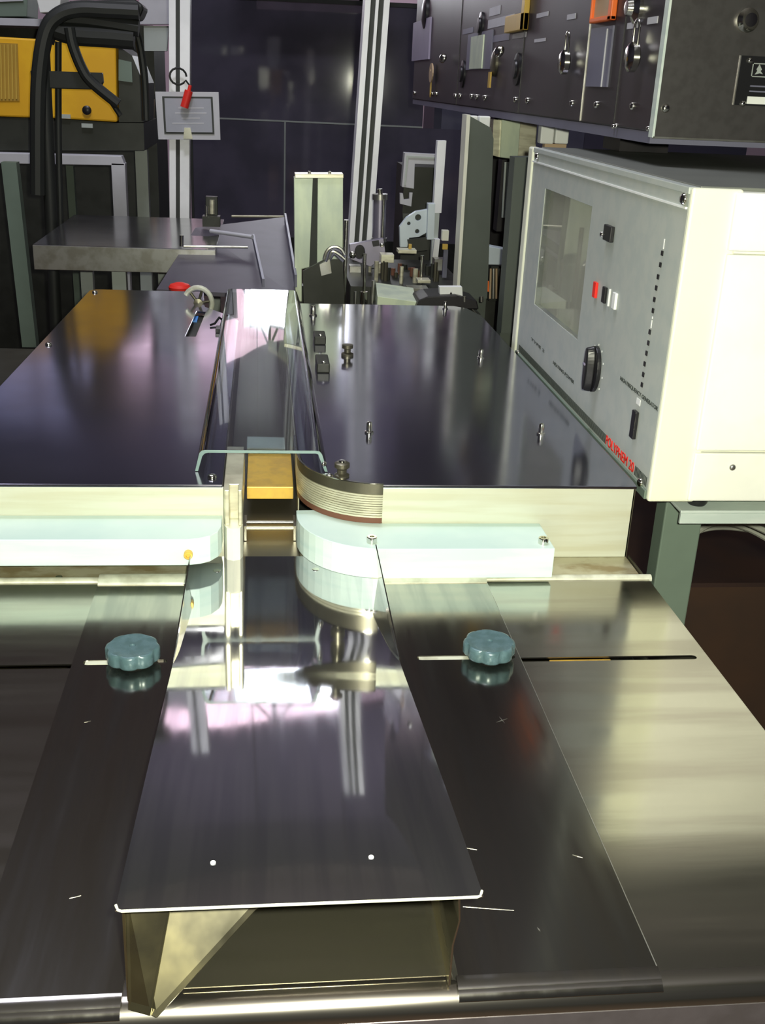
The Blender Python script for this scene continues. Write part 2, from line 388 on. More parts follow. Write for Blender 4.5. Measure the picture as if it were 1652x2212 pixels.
# ------------------------------------------------------------------ adjustable slide plates and their knobs
def slide(side, xa, xb, y0, sl, label):
    r = root('slide_plate', ((xa + xb) / 2, 0.84, T - 0.002), label, 'plate', None)
    MB().prism([(xa, y0), (xb, y0), (xb, 1.136), (xa, 1.136)], [slot(sl[0], sl[1], 0.957, 0.0045)], XY(T - 0.002), Vector((0, 0, 0.0018))).build('sheet', 'slide', r)
    # folded rear hem
    mb = MB().strip([(xa, 1.134, T - 0.0005), (xa, 1.141, T + 0.003), (xa, 1.149, T + 0.0045), (xa, 1.157, T + 0.002)], (xb - xa, 0, 0), (0, 0, 0.0014))
    mb  .build('rear_hem', 'lip', r, smooth=True, angle=60)  # hem highlight is in the pale colour
    # folded front hem, three stepped sheets
    for k in range(2):
        MB().strip([(xa, y0 + .004, T + 0.0004 - k * .0016), (xa, y0 - 0.004 - k * .003, T - 0.0006 - k * .0018), (xa, y0 - 0.008 - k * .003, T - 0.005 - k * .0018)],
                   (xb - xa, 0, 0), (0, 0, 0.0009)).build('front_hem', 'slide', r, smooth=True, angle=60)
    return r
sR = slide('r', 0.128, 0.267, 0.529, (0.1585, 0.262), 'right dark steel slide plate with slot under the right knob')
MB().box(0.2668, 0.2674, 0.53, 1.136, T - .0006, T + .0001).build('seam_highlight', 'steel', sR)  # thin strip added as the light line along the seam
MB().box(0.1605, 0.232, 0.9535, 0.9605, T - .0018, T - .0008).build('slot_bright_strip', 'lip', sR)  # strip added so the slot looks bright inside
sL = slide('l', -0.190, -0.090, 0.528, (-0.1795, -0.096), 'left dark steel slide plate with slot under the left knob')
MB().strip([(0.1285, 0.53, T + 0.0), (0.1245, 0.53, T + .001), (0.1225, 0.53, T + 0.007), (0.1225, 0.53, T + 0.010)], (0, 0.42, 0), (0.001, 0, 0.0)).build('side_flange', 'slide', sR, smooth=True)

MB().box(-0.1775, -0.140, 0.9545, 0.9612, T - .0018, T - .0008).build('slot_bright_strip', 'lip', sL)  # same added bright strip for the left slot
def scratch(parent, p, q, w=.0006):
    a, b = oZ(*p, T), oZ(*q, T); d = (b - a).normalized(); n = Vector((-d.y, d.x, 0)) * w / 3; m_ = (a + b) / 2
    bmx = MB(); z0, z1 = T - .0001, T + .0001
    bmx.loft([Vector((v.x, v.y, z0)) for v in (a, m_ - n, b, m_ + n)], [Vector((v.x, v.y, z1)) for v in (a, m_ - n, b, m_ + n)])
    return bmx.build('scratch', 'steel', parent)
for p, q, w in (((1072, 1560), (1096, 1552), .0012), ((1078, 1548), (1090, 1562), .001), ((1236, 1846), (1258, 1852), .0007), ((1000, 1958), (1110, 1966), .0005), ((1160, 2003), (1167, 2012), .0016), ((1000, 1830), (1030, 1835), .0005)):
    scratch(sR, p, q, w)
for p, q, w in (((182, 1560), (196, 1557), .0006), ((150, 1940), (175, 1934), .0003)):
    scratch(sL, p, q, w)
def knob(cx, cy, label):
    r = root('clamp_knob', (cx, cy, T), label, 'knob', 'blue grey clamp knobs on the slide plates')
    mb = MB(); n = 64; R = 0.0272
    def prof(z, sc):
        out = []
        for i in range(n):
            t = 2 * PI * i / n
            lobe = abs(math.cos(t * 4 + .3))
            rr = R * sc * (1 - 0.12 * (1 - lobe) ** 1.6)
            out.append(Vector((cx + rr * math.cos(t), cy + rr * math.sin(t), T + z)))
        return out
    def round_(z, sc): return [Vector((cx + R * sc * math.cos(2 * PI * i / n), cy + R * sc * math.sin(2 * PI * i / n), T + z)) for i in range(n)]
    rings = [round_(0.0035, .80), prof(0.0045, .95), prof(0.0065, 1.0), prof(0.0160, 1.0), prof(0.0182, .965), round_(0.0190, .88), round_(0.0186, .82), round_(0.0188, .30), round_(.0188, .12), round_(.0175, .08)]
    vr = [[mb.bm.verts.new(p) for p in rg] for rg in rings]
    for a, b in zip(vr, vr[1:]):
        for i in range(n): mb.bm.faces.new((a[i], a[(i + 1) % n], b[(i + 1) % n], b[i]))
    mb.bm.faces.new(vr[0][::-1]); mb.bm.faces.new(vr[-1])
    mb.build('grip', 'knob', r, smooth=True, angle=50)
    MB().lathe((cx, cy, T), (0, 0, 1), [(.013, 0), (.013, .0035), (.011, .004)], 24).build('washer', 'steel', r)
knob(0.2335, 0.957, 'lobed blue grey clamp knob on the right slide plate')
knob(-0.130, 0.957, 'lobed blue grey clamp knob on the left slide plate')

# ------------------------------------------------------------------ chute: polished cover that rises towards the viewer
ch = root('infeed_chute', (0.024, 0.53, T), 'polished steel chute with raised near end in the table middle', 'chute')
CL, CR = -0.0880, 0.1360
NU, NV = 24, 110
mb = MB()
KN = [(1.21, 0.0), (1.16, 0.0), (0.985, 0.065), (0.925, 0.126), (0.885, 0.188), (0.75, 0.180), (0.60, 0.163), (0.50, 0.150)]
def CH_Z(y):
    z = 0.0
    for (ya_, sa_), (yb_, sb_) in zip(KN, KN[1:]):
        if y >= ya_: break
        e = max(y, yb_); s_e = sa_ + (sb_ - sa_) * (ya_ - e) / (ya_ - yb_)
        z += (sa_ + s_e) / 2 * (ya_ - e)
    return z
def chute_pt(u, v):
    y = 1.205 + (0.514 - 1.205) * v
    yb = 0.972
    d = yb - y
    z = T + 0.0035 + CH_Z(y)
    x = CL + (CR - CL) * u
    # soft dents of a hand bent sheet
    env = max(0, min(1, d / .08)) * max(0, min(1, (y - .52) / .1 + .1))
    z += env * (0.0011 * math.sin(3.0 * u + 0.2) + 0.0003 * math.sin(9 * y + 3 * u))
    if y > yb + .02:      # floor strip narrows between the guides
        t = (y - yb - .02) / (1.205 - yb - .02)
        x = x + (0.0) * t
    return Vector((x, y, z))
grid = [[None] * (NV + 1) for _ in range(NU + 1)]
top = [[mb.bm.verts.new(chute_pt(i / NU, j / NV)) for j in range(NV + 1)] for i in range(NU + 1)]
bot = [[mb.bm.verts.new(chute_pt(i / NU, j / NV) + Vector((0, 0, -0.0016))) for j in range(NV + 1)] for i in range(NU + 1)]
for i in range(NU):
    for j in range(NV):
        mb.bm.faces.new((top[i][j], top[i + 1][j], top[i + 1][j + 1], top[i][j + 1]))
        mb.bm.faces.new((bot[i][j], bot[i][j + 1], bot[i + 1][j + 1], bot[i + 1][j]))
for i in range(NU):
    for j in (0, NV): mb.bm.faces.new((top[i][j], bot[i][j], bot[i + 1][j], top[i + 1][j]))
for j in range(NV):
    for i in (0, NU): mb.bm.faces.new((top[i][j], top[i][j + 1], bot[i][j + 1], bot[i][j]))
mb.build('cover', 'chute', ch, smooth=True, angle=60)
r0, r1 = chute_pt(0, 1), chute_pt(1, 1)
MB().tube([r0 + Vector((0, .004, 0)), r0 + Vector((.0015, .0005, -.0007)), r0 + Vector((.004, -.0006, -.0008)), (r0 + r1) / 2 + Vector((0, -.0006, -.0008)), r1 + Vector((-.004, -.0006, -.0008)), r1 + Vector((-.0015, .0005, -.0007)), r1 + Vector((0, .004, 0))], .0009, 8).build('edge_highlight', 'lip', ch, smooth=True)  # pale tube added as the flash highlight on the near edge
MB().tube([(0.122, .5255, T + .001), (0.122, .5255, T + .035), (0.1252, .5255, T + .055), (0.1232, .5255, T + .078)], .0006, 8).build('wall_edge_highlight', 'chrome', ch, smooth=True)  # thin tube added as the highlight on the wall's front edge
def edge_z(y): return chute_pt(0.5, (1.205 - y) / (1.205 - 0.514)).z
# tapered side fins (tall at the guides, running out past the bend)
for sx, x0, lab in ((-1, CL, 'l'), (1, CR, 'r')):
    zt = T + 0.047 if sx > 0 else T + 0.036
    y1 = 1.142
    P = [(y1, T + .003), (y1, zt), (0.93, edge_z(0.93) + .001), (0.93, edge_z(.93) - .002), (.985, T + .002)]
    mb = MB()
    A = [Vector((x0 + sx * 0.000 - sx * (0.005 if p[1] == zt else 0), p[0], p[1])) for p in P]
    mb.loft(A, [a + Vector((sx * 0.0012, 0, 0)) for a in A]); mb.build('side_fin', 'slide', ch)
    A = [Vector((x0 - sx * .006, y1 + .0, T + .006)), Vector((x0 - sx * 0.005, y1, zt)), Vector((x0 + sx * .0005, .955, edge_z(.955) + .0015)), Vector((x0 - sx * .002, .975, T + .005))]
# near end supports
zn = edge_z(0.53)
mb = MB().loft([Vector((-0.0845, .526, T)), Vector((-0.0845, .526, edge_z(.526) - .003)), Vector((-0.0845, .90, edge_z(.90) - .002)), Vector((-0.0845, .90, T))],
               [Vector((-0.0860, .526, T)), Vector((-0.0860, .526, edge_z(.526) - .003)), Vector((-0.0860, .90, edge_z(.90) - .002)), Vector((-0.0860, .90, T))])
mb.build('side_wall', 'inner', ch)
mb = MB()
pr_ = [(0.1215, T + 0.0), (0.1215, T + .035), (0.1245, T + .055), (0.1225, zn - .003)]
A = [Vector((x, .526, z)) for x, z in pr_] + [Vector((x + .0015, .526, z)) for x, z in reversed(pr_)]
def clampz(p, y): 
    return Vector((p.x, y, min(p.z, edge_z(y) - .002) if p.z > T + .03 else p.z))
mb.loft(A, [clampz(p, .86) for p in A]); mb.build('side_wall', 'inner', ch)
# diagonal gusset sheet inside the near end
g = [Vector((-0.0835, .522, T + .001)), Vector((-0.0660, .513, T - .001)), Vector((0.022, .560, edge_z(.56) - .004)), Vector((-0.0835, .560, edge_z(.56) - .004))]
n_ = (g[1] - g[0]).cross(g[2] - g[0]).normalized() * .0014
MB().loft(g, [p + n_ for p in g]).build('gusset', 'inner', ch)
g = [Vector((-0.0840, .519, T + .001)), Vector((-0.0700, .514, T + .0005)), Vector((-0.055, .545, edge_z(.545) - .004)), Vector((-0.0840, .535, edge_z(.535) - .004))]
n_ = (g[1] - g[0]).cross(g[2] - g[0]).normalized() * .0012
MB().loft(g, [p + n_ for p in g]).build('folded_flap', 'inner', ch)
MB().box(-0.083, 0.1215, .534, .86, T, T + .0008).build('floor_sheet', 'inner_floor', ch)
for (px, py) in ((460, 1861), (802, 1842)):
    p = oY(px, py, .56); v = (1.205 - .56) / (1.205 - .52)
    screw(ch, (p.x, .56, edge_z(.56) + .0005), (0, -.18, 1), .0018, 'flat', 'white', name='rivet')
for (px, py) in ((468, 1232), (682, 1229)):
    p = oZ(px, py, T + .004); screw(ch, (p.x, p.y, T + .0036), (0, 0, 1), .0045, 'flat')

# ------------------------------------------------------------------ machine housing
hs = root('machine_housing', (0.05, 1.9, 0), 'low machine housing with pale scuffed front behind the infeed table', 'machine')
MB().box(-0.62, -0.0470, YW, YW + .004, T - .006, ZP - .004).build('front_panel', 'wall_steel', hs, bevel=.0012)
MB().box(0.140, 0.4685, YW, YW + .004, T - .006, ZP - .004).build('front_panel', 'wall_steel', hs, bevel=.0012)
MB().box(-0.62, 0.4685, 1.158, YW + .06, T - .010, T - .006).build('ledge', 'ledge', hs, bevel=.001)
MB().box(-0.0485, -0.0470, YW, 2.45, T - .006, ZP - .004).build('channel_wall', 'dark_edge', hs)
MB().box(0.0460, 0.0475, 1.33, 2.36, T - .006, ZP - .004).build('channel_wall', 'collar', hs)
MB().box(-0.046, 0.046, 1.205, 2.4, T - .004, T - .001).build('channel_floor', 'dark_edge', hs)
MB().box(0.466, 0.4685, YW, 2.36, 0.80, ZP - .004).build('side_panel', 'dark_edge', hs)
MB().box(-0.60, 0.46, 1.30, 2.34, 0.0, 0.885).build('base_cabinet', 'dark_machine', hs)
for x in (-.55, -.48, -.36, -.24, -.15):
    screw(hs, (x, 1.170, T - .006), (0, 0, 1), .0042, 'flat')

# cover plates
zc = ZP - .004
pl = root('cover_plate', (-0.3, 1.8, zc), 'left polished steel cover plate with notch and a cut-in dark reflection streak', 'plate')
n1 = oZ(443, 632, ZP); n2 = oZ(430, 672, ZP); n3 = oZ(478, 676, ZP)
sa, sb_ = oZ(400, 727, ZP), oZ(422, 727, ZP); sc_, sd = oZ(444, 674, ZP), oZ(425, 672, ZP)
outl = [(-0.62, 1.217), (-0.049, 1.217), (-0.049, 2.15), (-0.075, 2.22), (-0.125, 2.30), (-0.137, 2.47), (-0.375, 2.47), (-0.388, 2.455), (-0.405, 1.62), (-0.44, 1.52), (-0.62, 1.52)]
MB().prism(outl, [[(sa.x, sa.y), (sb_.x, sb_.y), (sc_.x, sc_.y), (sd.x, sd.y)]], XY(zc), Vector((0, 0, .004))).build('sheet', 'plate', pl, bevel=.0008)  # dark reflection on the plate is shaped as a cut-out
MB().box(sa.x - .01, sc_.x + .01, sa.y - .03, sc_.y + .02, zc - .012, zc - .008).build('streak_backing', 'dark_machine', pl)  # dark sheet gives the reflection streak its tone
p = oZ(432, 668, ZP); MB().box(p.x - .010, p.x - .002, p.y - .075, p.y - .03, zc - .008, zc - .0045).build('streak_blue_tab', 'blue', pl)  # blue patch within the reflection streak
screw(pl, (oZ(458, 1032, ZP).x, oZ(458, 1032, ZP).y, ZP), (0, 0, 1), .006, 'dome')
for px, py in ((105, 745), (205, 632)): q = oZ(px, py, ZP); screw(pl, (q.x, q.y, ZP), (0, 0, 1), .006, 'dome')

prt = root('cover_plate', (0.3, 1.8, zc), 'right polished steel cover plate dotted with upright pins', 'plate')
arc = []
for k in range(0, 11):
    a = PI / 2 * k / 10
    arc.append((0.146 - 0.098 * math.sin(a), 1.326 - 0.107 * math.cos(a)))
outl = arc + [(0.048, 2.34), (0.075, 2.36), (0.425, 2.37), (0.452, 2.345), (0.470, 2.27), (0.470, 1.235), (0.4685, 1.217)]
MB().prism(outl, [], XY(zc), Vector((0, 0, .004))).build('sheet', 'plate', prt, bevel=.0008)
for px, py, r in ((797, 935, .0042), (1168, 938, .0042), (1038, 773, .0042), (961, 667, .0042), (676, 682, .0055)):
    q = oZ(px, py, ZP); screw(prt, (q.x, q.y, ZP), (0, 0, 1), r, 'pin', name='pin')
q = oZ(712, 1030, ZP); screw(prt, (q.x, q.y, ZP), (0, 0, 1), .005, 'dome')

q = oZ(738, 1028, ZP)
kb = root('button_knob', (q.x, q.y, ZP), 'small dark round knob beside the clear tunnel near end', 'knob')
MB().lathe(q, (0, 0, 1), [(.0095, 0), (.0095, .002), (.006, .004), (.006, .009), (.0095, .012), (.0095, .017), (.007, .0185), (0, .0188)], 24).build('body', 'dark_edge', kb, smooth=True)
MB().lathe(q + Vector((0, 0, .0185)), (0, 0, 1), [(.0045, 0), (.004, .002), (0, .0022)], 16).build('cap', 'chrome', kb, smooth=True)
q = oZ(750, 768, ZP)
k2 = root('latch_knob', (q.x, q.y, ZP), 'tiny dark latch knob on the right plate near the tunnel hinge', 'knob')
MB().lathe(q, (0, 0, 1), [(.011, 0), (.011, .004), (.006, .006), (.006, .012), (.010, .014), (.010, .02), (0, .021)], 20).build('body', 'dark_edge', k2, smooth=True)
for (px, py, l) in ((690, 745, .05), (697, 806, .07)):
    q = oZ(px, py, ZP); MB().box(q.x - .010, q.x + .012, q.y, q.y + l, ZP, ZP + .016).build('hinge', 'dark_machine', prt, bevel=.002)
    screw(prt, (q.x + .002, q.y + .008, ZP + .016), (0, 0, 1), .004, 'dome')

# ------------------------------------------------------------------ guide blocks
gl = root('guide_block', (-.33, 1.18, .918), 'long pale guide block fixed left of the channel mouth', 'block')
outl = [(-.62, 1.219), (-.62, 1.146), (-.088, 1.146), (-.075, 1.149), (-.062, 1.157), (-.0535, 1.170), (-.050, 1.185), (-.050, 1.219)]
MB().prism(outl, [], XY(.919), Vector((0, 0, .033))).build('body', 'guide', gl, bevel=.001)
q = oY(407, 1196, 1.1455); screw(gl, (q.x, 1.1455, q.z), (0, -1, 0), .0052, 'cap', 'brass', label='brass coloured socket screw')
gr = root('guide_block', (.2, 1.18, .898), 'pale blue guide block with curved end right of the channel', 'block')
outl = [(.0415, 1.262)]
for k in range(0, 13):
    a = PI / 2 * k / 12
    outl.append((.1435 - .102 * math.cos(a), 1.245 - .105 * math.sin(a)))
outl += [(.348, 1.140), (.348, 1.219), (.146, 1.219)]
for k in range(1, 7):
    a = PI / 2 * k / 10
    outl.append((.146 - .098 * math.sin(a), 1.326 - .107 * math.cos(a)))
outl = [p for p in outl]
MB().prism(outl, [], XY(.9035), Vector((0, 0, .0385))).build('body', 'guide', gr, bevel=.0008)
for px, py in ((803, 1170), (1173, 1172)):
    q = oZ(px, py, .943); screw(gr, (q.x, q.y, .942), (0, 0, 1), .0062, 'cap', name='screw')

# grooved collar: stack of turned rings wrapped round the corner
cg = root('forming_collar', (.1, 1.26, .942), 'curved grooved metal collar at the channel mouth corner', 'collar')
def arcwall(r_off, z0, z1, name, m, parent, thick=.006, yend=1.40):
    mb = MB(); P = []
    rx, ry = .099 + r_off, .108 + r_off
    P.append((.1465, 1.2185 - r_off))
    for k in range(0, 17):
        a = PI / 2 * k / 16
        P.append((.1440 - rx * math.sin(a), 1.326 - ry * math.cos(a)))
    P.append((.1440 - rx, yend))
    Q = [(x + thick * .7, y + thick * .7) for x, y in P]
    Q[-1] = (P[-1][0] + thick, P[-1][1]); Q[0] = (P[0][0], P[0][1] + thick)
    A = [mb.bm.verts.new((x, y, z0)) for x, y in P]; B = [mb.bm.verts.new((x, y, z1)) for x, y in P]
    C = [mb.bm.verts.new((x, y, z0)) for x, y in Q]; D = [mb.bm.verts.new((x, y, z1)) for x, y in Q]
    n = len(P)
    for i in range(n - 1):
        mb.bm.faces.new((A[i], A[i + 1], B[i + 1], B[i])); mb.bm.faces.new((C[i + 1], C[i], D[i], D[i + 1]))
        mb.bm.faces.new((B[i], B[i + 1], D[i + 1], D[i])); mb.bm.faces.new((A[i + 1], A[i], C[i], C[i + 1]))
    for i in (0, n - 1): mb.bm.faces.new((A[i], B[i], D[i], C[i]))
    return mb.build(name, m, parent, smooth=True, angle=40)
arcwall(0.0008, .9425, .9500, 'resin_strip', 'brown', cg)
z = .9500
arcwall(-0.0008, .9500, .9910, 'core', 'dark_edge', cg, .004)
for k in range(10):
    arcwall(0.0012, z, z + .0023, 'ring', 'collar', cg, .004); z += .0031
arcwall(0.0010, z, .9945, 'top_band', 'dark_edge', cg, .0035)
arcwall(0.0014, .9945, .9956, 'top_rim', 'chrome', cg, .0025)

# ------------------------------------------------------------------ parts in the channel
wp = root('edge_guide', (-.037, 1.2, T), 'upright rounded guide strip with white lower end left of the channel', 'guide')
MB().prism([(-.0475, 1.205), (-.044, 1.196), (-.036, 1.192), (-.028, 1.196), (-.025, 1.205), (-.025, 1.236), (-.0475, 1.236)], [], XY(.9035), Vector((0, 0, .042))).build('white_end', 'white_plastic', wp, smooth=True)
MB().prism([(-.0475, 1.208), (-.046, 1.203), (-.041, 1.203), (-.041, 1.224), (-.030, 1.224), (-.030, 1.203), (-.026, 1.203), (-.025, 1.208), (-.025, 1.36), (-.0475, 1.36)], [], XY(.9455), Vector((0, 0, .046))).build('steel_channel', 'collar', wp, bevel=.0008)
bb = root('brass_block', (0.008, 1.40, .925), 'golden brass coloured block deep in the channel', 'block')
q0 = oY(533, 1078, 1.36); q1 = oY(634, 1052, 1.36)
MB().box(-.0225, .0405, 1.36, 1.50, q0.z, q1.z).build('body', 'brass', bb, bevel=.001)
MB().box(-.0215, .0395, 1.505, 1.56, q0.z, q1.z + .004).build('rear_block', 'alu', bb, bevel=.001)
rd = root('cross_rod', (0, 1.27, T), 'thin steel rod crossing low in the channel mouth', 'rod')
MB().cyl((-.0245, 1.275, T + .012), (.0415, 1.275, T + .012), .0028).build('rod', 'collar', rd, smooth=True)
MB().cyl((-.0245, 1.290, T + .014), (.0415, 1.290, T + .014), .0022).build('spacer', 'steel', rd, smooth=True)
for s in (-1, 1):
    MB().box(.0085 + s * .030, .0085 + s * .030 + .003 * s, 1.262, 1.30, T, T + .02).build('bracket', 'steel', rd)

# clear tunnel
tn = root('clear_tunnel', (0, 1.8, ZP), 'long clear acrylic tunnel cover over the channel between plates', 'cover')
ya, yb = 1.264, 2.36
def tunnel_path(off=0):
    return [(-.0845 , ZP + .0008), (-.0790, ZP + .024), (-.0760, ZP + .0275), (-.0715, ZP + .0285), (.0650, ZP + .0285), (.0700, ZP + .0275), (.0728, ZP + .024), (.0805, ZP + .0008)]
TP = tunnel_path()
cxm = 0
def inset(P, t):
    out = []
    for i, (x, z) in enumerate(P):
        nx = t if x < 0 else -t
        if abs(x) < .0705 and z > ZP + .027: nx = 0 if abs(x) < .068 else nx * .5
        out.append((x + nx, z - (t if z > ZP + .02 else 0)))
    return out
TI = inset(TP, .0036)
mb = MB()
loopA = [Vector((x, ya, z)) for x, z in TP] + [Vector((x, ya, z)) for x, z in reversed(TI)]
mb.bm.free(); mb = MB()
n = len(TP)
A = [mb.bm.verts.new(p) for p in loopA]; B = [mb.bm.verts.new(p + Vector((0, yb - ya, 0))) for p in loopA]
m_ = len(A)
for i in range(m_): mb.bm.faces.new((A[i], A[(i + 1) % m_], B[(i + 1) % m_], B[i]))
for i in range(n - 1):
    mb.bm.faces.new((A[i], A[m_ - 1 - i], A[m_ - 2 - i], A[i + 1])); mb.bm.faces.new((B[i], B[i + 1], B[m_ - 2 - i], B[m_ - 1 - i]))
mb.build('shell', 'acrylic', tn, smooth=True, angle=50)
mb = MB()
loopA = [Vector((x, ya - .0006, z)) for x, z in TP] + [Vector((x, ya - .0006, z)) for x, z in reversed(TI)]
A = [mb.bm.verts.new(p) for p in loopA]; B = [mb.bm.verts.new(p + Vector((0, .0005, 0))) for p in loopA]
for i in range(m_): mb.bm.faces.new((A[i], A[(i + 1) % m_], B[(i + 1) % m_], B[i]))
for i in range(n - 1):
    mb.bm.faces.new((A[i], A[m_ - 1 - i], A[m_ - 2 - i], A[i + 1])); mb.bm.faces.new((B[i], B[i + 1], B[m_ - 2 - i], B[m_ - 1 - i]))
mb.build('front_edge', 'acrylic_edge', tn)
screw(tn, (.0755, 1.262, ZP + .012), (0.6, -.8, 0), .0035, 'dome')

# chrome wheel, red button at the far edge of the left plate
q = oZ(428, 650, ZP)
wh = root('chrome_wheel', (q.x, 2.33, ZP), 'chrome rimmed wheel rising from the notch in the left plate', 'wheel')
c0 = Vector((q.x - .002, 2.345, ZP - .008))
wc0 = oY(428, 655, 2.34)
MB().tube([wc0 + Vector((.030 * math.cos(t), 0, .034 * math.sin(t))) for t in [math.radians(150 - 15 * k) for k in range(17)]], .0055, 10).build('rim', 'lip', wh, smooth=True)  # rim's bright arc is painted by the pale tone
for k in range(3):
    t = math.radians(130 - 60 * k)
    MB().cyl(wc0, wc0 + Vector((.028 * math.cos(t), 0, .032 * math.sin(t))), .003, seg=8).build('spoke', 'dark_edge', wh)
MB().lathe(wc0 + Vector((0, .004, 0)), (0, -1, 0), [(.010, 0), (.010, .008), (0, .010)], 20).build('hub', 'dark_edge', wh)
MB().box(c0.x - .002, c0.x + .018, 2.31, 2.33, .80, ZP - .03).build('bracket', 'steel', wh)
q = oY(388, 618, 2.56)
rb = root('red_stop_button', (q.x, 2.56, .93), 'red mushroom stop button behind the left cover plate', 'button')
MB().lathe((q.x, 2.56, q.z - .008), (0, 0, 1), [(.016, -.004), (.025, 0), (.026, .006), (.022, .012), (.010, .016), (0, .017)], 28).build('cap', 'red', rb, smooth=True)
MB().cyl((q.x, 2.56, .885), (q.x, 2.56, q.z - .01), .011).build('stem', 'dark_machine', rb)
MB().box(q.x - .03, q.x + .03, 2.53, 2.59, 0, .885).build('box', 'dark_machine', rb)
q = oZ(472, 708, ZP)
bt = root('wire_clip', (q.x, q.y, ZP), 'small black wire clip on the left plate beside the tunnel', 'clip')
MB().tube([(q.x - .016, q.y + .01, ZP + .003), (q.x - .008, q.y + .02, ZP + .004), (q.x, q.y + .04, ZP + .012), (q.x + .006, q.y + .045, ZP + .006), (q.x + .004, q.y, ZP + .003)], .0022).build('wire', 'black', bt, smooth=True)
MB().box(q.x - .004, q.x + .006, q.y - .05, q.y - .015, ZP, ZP + .008).build('base', 'black', bt, bevel=.001)

# ------------------------------------------------------------------ welding generator cabinet on the right
HX, HY0, HY1, HZ0, HZ1 = .485, 1.214, 2.015, .973, 1.356
hf = root('generator_cabinet', (.8, 1.6, HZ0), 'cream generator cabinet with grey control panel right of the plates', 'cabinet')
MB().box(HX + .012, 1.15, HY0 + .006, HY1 - .01, HZ0 + .004, HZ1 - .004).build('body', 'cabinet', hf, bevel=.003)
MB().box(HX + .020, 1.15, HY0 + .03, HY1, HZ1 - .004, HZ1).build('top_panel', 'cabinet_top', hf, bevel=.001)
def yzp(px, py, x=HX):
    q = oX(px, py, x); return (q.y, q.z)
# panel with the meter window cut out
wc = [yzp(1181, 407), yzp(1279, 447), yzp(1247, 730), yzp(1150, 658)]
wy0 = (wc[0][0] + wc[3][0]) / 2; wy1 = (wc[1][0] + wc[2][0]) / 2; wz1 = (wc[0][1] + wc[1][1]) / 2; wz0 = (wc[2][1] + wc[3][1]) / 2
pyf = HY1 - .030
MB().prism([(HY0 + .010, HZ0 + .012), (pyf, HZ0 + .012), (pyf, HZ1 - .008), (HY0 + .010, HZ1 - .008)],
           [[(wy1, wz0), (wy0, wz0), (wy0, wz1), (wy1, wz1)]], YZ(HX), Vector((.012, 0, 0))).build('control_panel', 'panel_grey', hf)
# frame round the panel
MB().box(HX - .004, HX + .012, pyf, HY1, HZ0 - .004, HZ1).build('frame_rail', 'cabinet', hf, bevel=.003)
MB().box(HX - .001, HX + .06, HY0, HY0 + .010, HZ0, HZ1).build('frame_rail', 'cabinet', hf, bevel=.003)
MB().box(HX - .003, HX + .012, HY0 + .010, pyf, HZ0, HZ0 + .012).build('frame_rail', 'leg_green', hf, bevel=.001)
MB().box(HX - .002, HX + .012, HY0 + .010, pyf, HZ1 - .008, HZ1).build('frame_rail', 'panel_grey', hf, bevel=.001)
p0 = yzp(1165, 350); p1 = yzp(1482, 452)
zs = (p0[1] + p1[1]) / 2
MB().box(HX - .0025, HX, HY0 + .012, pyf, zs - .0012, zs + .0012).build('trim_line', 'white', hf)
# front doors
MB().box(HX + .050, 1.15, HY0 - .006, HY0 + .006, 1.288, HZ1 - .003).build('front_panel', 'cabinet_white', hf, bevel=.002)
MB().box(HX + .050, 1.15, HY0 - .006, HY0 + .006, 1.044, 1.284).build('front_panel', 'cabinet_white', hf, bevel=.002)
MB().box(HX + .050, 1.15, HY0 - .004, HY0 + .006, HZ0 + .003, 1.040).build('front_panel', 'cabinet_white', hf, bevel=.002)
screw(hf, (.586, HY0 - .004, 1.022), (0, -1, 0), .0042, 'dome', 'steel')
for (px, py, r) in ((1481, 430, .007), (1162, 337, .006), (1386, 1042, .006), (1120, 762, .005)):
    a = yzp(px, py); screw(hf, (HX - .001, a[0], a[1]), (-1, 0, 0), r, 'dome')
# meter window
mw = MB(); dpt = .05
mw.box(HX + .05, HX + .054, wy1, wy0, wz0, wz1); meter = mw.build('meter', 'meter_back', hf)
MB().box(HX + .0125, HX + .05, wy0, wy0 + .003, wz0, wz1).build('meter_side', 'cabinet', meter)
MB().box(HX + .0125, HX + .05, wy1 - .003, wy1, wz0, wz1).build('meter_side', 'meter_back', meter)
MB().box(HX + .0125, HX + .05, wy1, wy0, wz0 - .003, wz0).build('meter_side', 'meter_back', meter)
MB().box(HX + .0125, HX + .05, wy1, wy0, wz1, wz1 + .003).build('meter_side', 'meter_back', meter)
MB().box(HX + .001, HX + .003, wy1 + .0005, wy0 - .0005, wz0 + .0005, wz1 - .0005).build('window_pane', 'amber_glass', meter)
for (px, py0, py1) in ((1190, 560, 640), (1222, 560, 640)):
    a = oX(px, py0, HX + .03); b = oX(px - 6, py1, HX + .03)
    MB().cyl((HX + .035, (a.y + b.y) / 2, b.z), (HX + .035, (a.y + b.y) / 2, a.z), .0035).build('valve_tube', 'chrome', meter, smooth=True)
    MB().lathe((HX + .035, (a.y + b.y) / 2, b.z - .004), (0, 0, 1), [(.010, -.012), (.012, 0), (.009, .008), (.003, .012)], 16).build('tube_base', 'collar', meter, smooth=True)
a = oX(1200, 600, HX + .045); MB().cyl((HX + .040, a.y - .01, wz0 + .01), (HX + .040, a.y - .01, a.z + .02), .014).build('tube_core', 'dark_machine', meter, smooth=True)
def pbox(x0, y0, x1, y1, name, m, h=.003, bevel=0.0, back=0.0):
    a = yzp(x0, y0); b = yzp(x1, y1)
    return MB().box(HX - h, HX - back, min(a[0], b[0]), max(a[0], b[0]), min(a[1], b[1]), max(a[1], b[1])).build(name, m, hf, bevel=bevel)
def pc(px, py): return yzp(px, py)
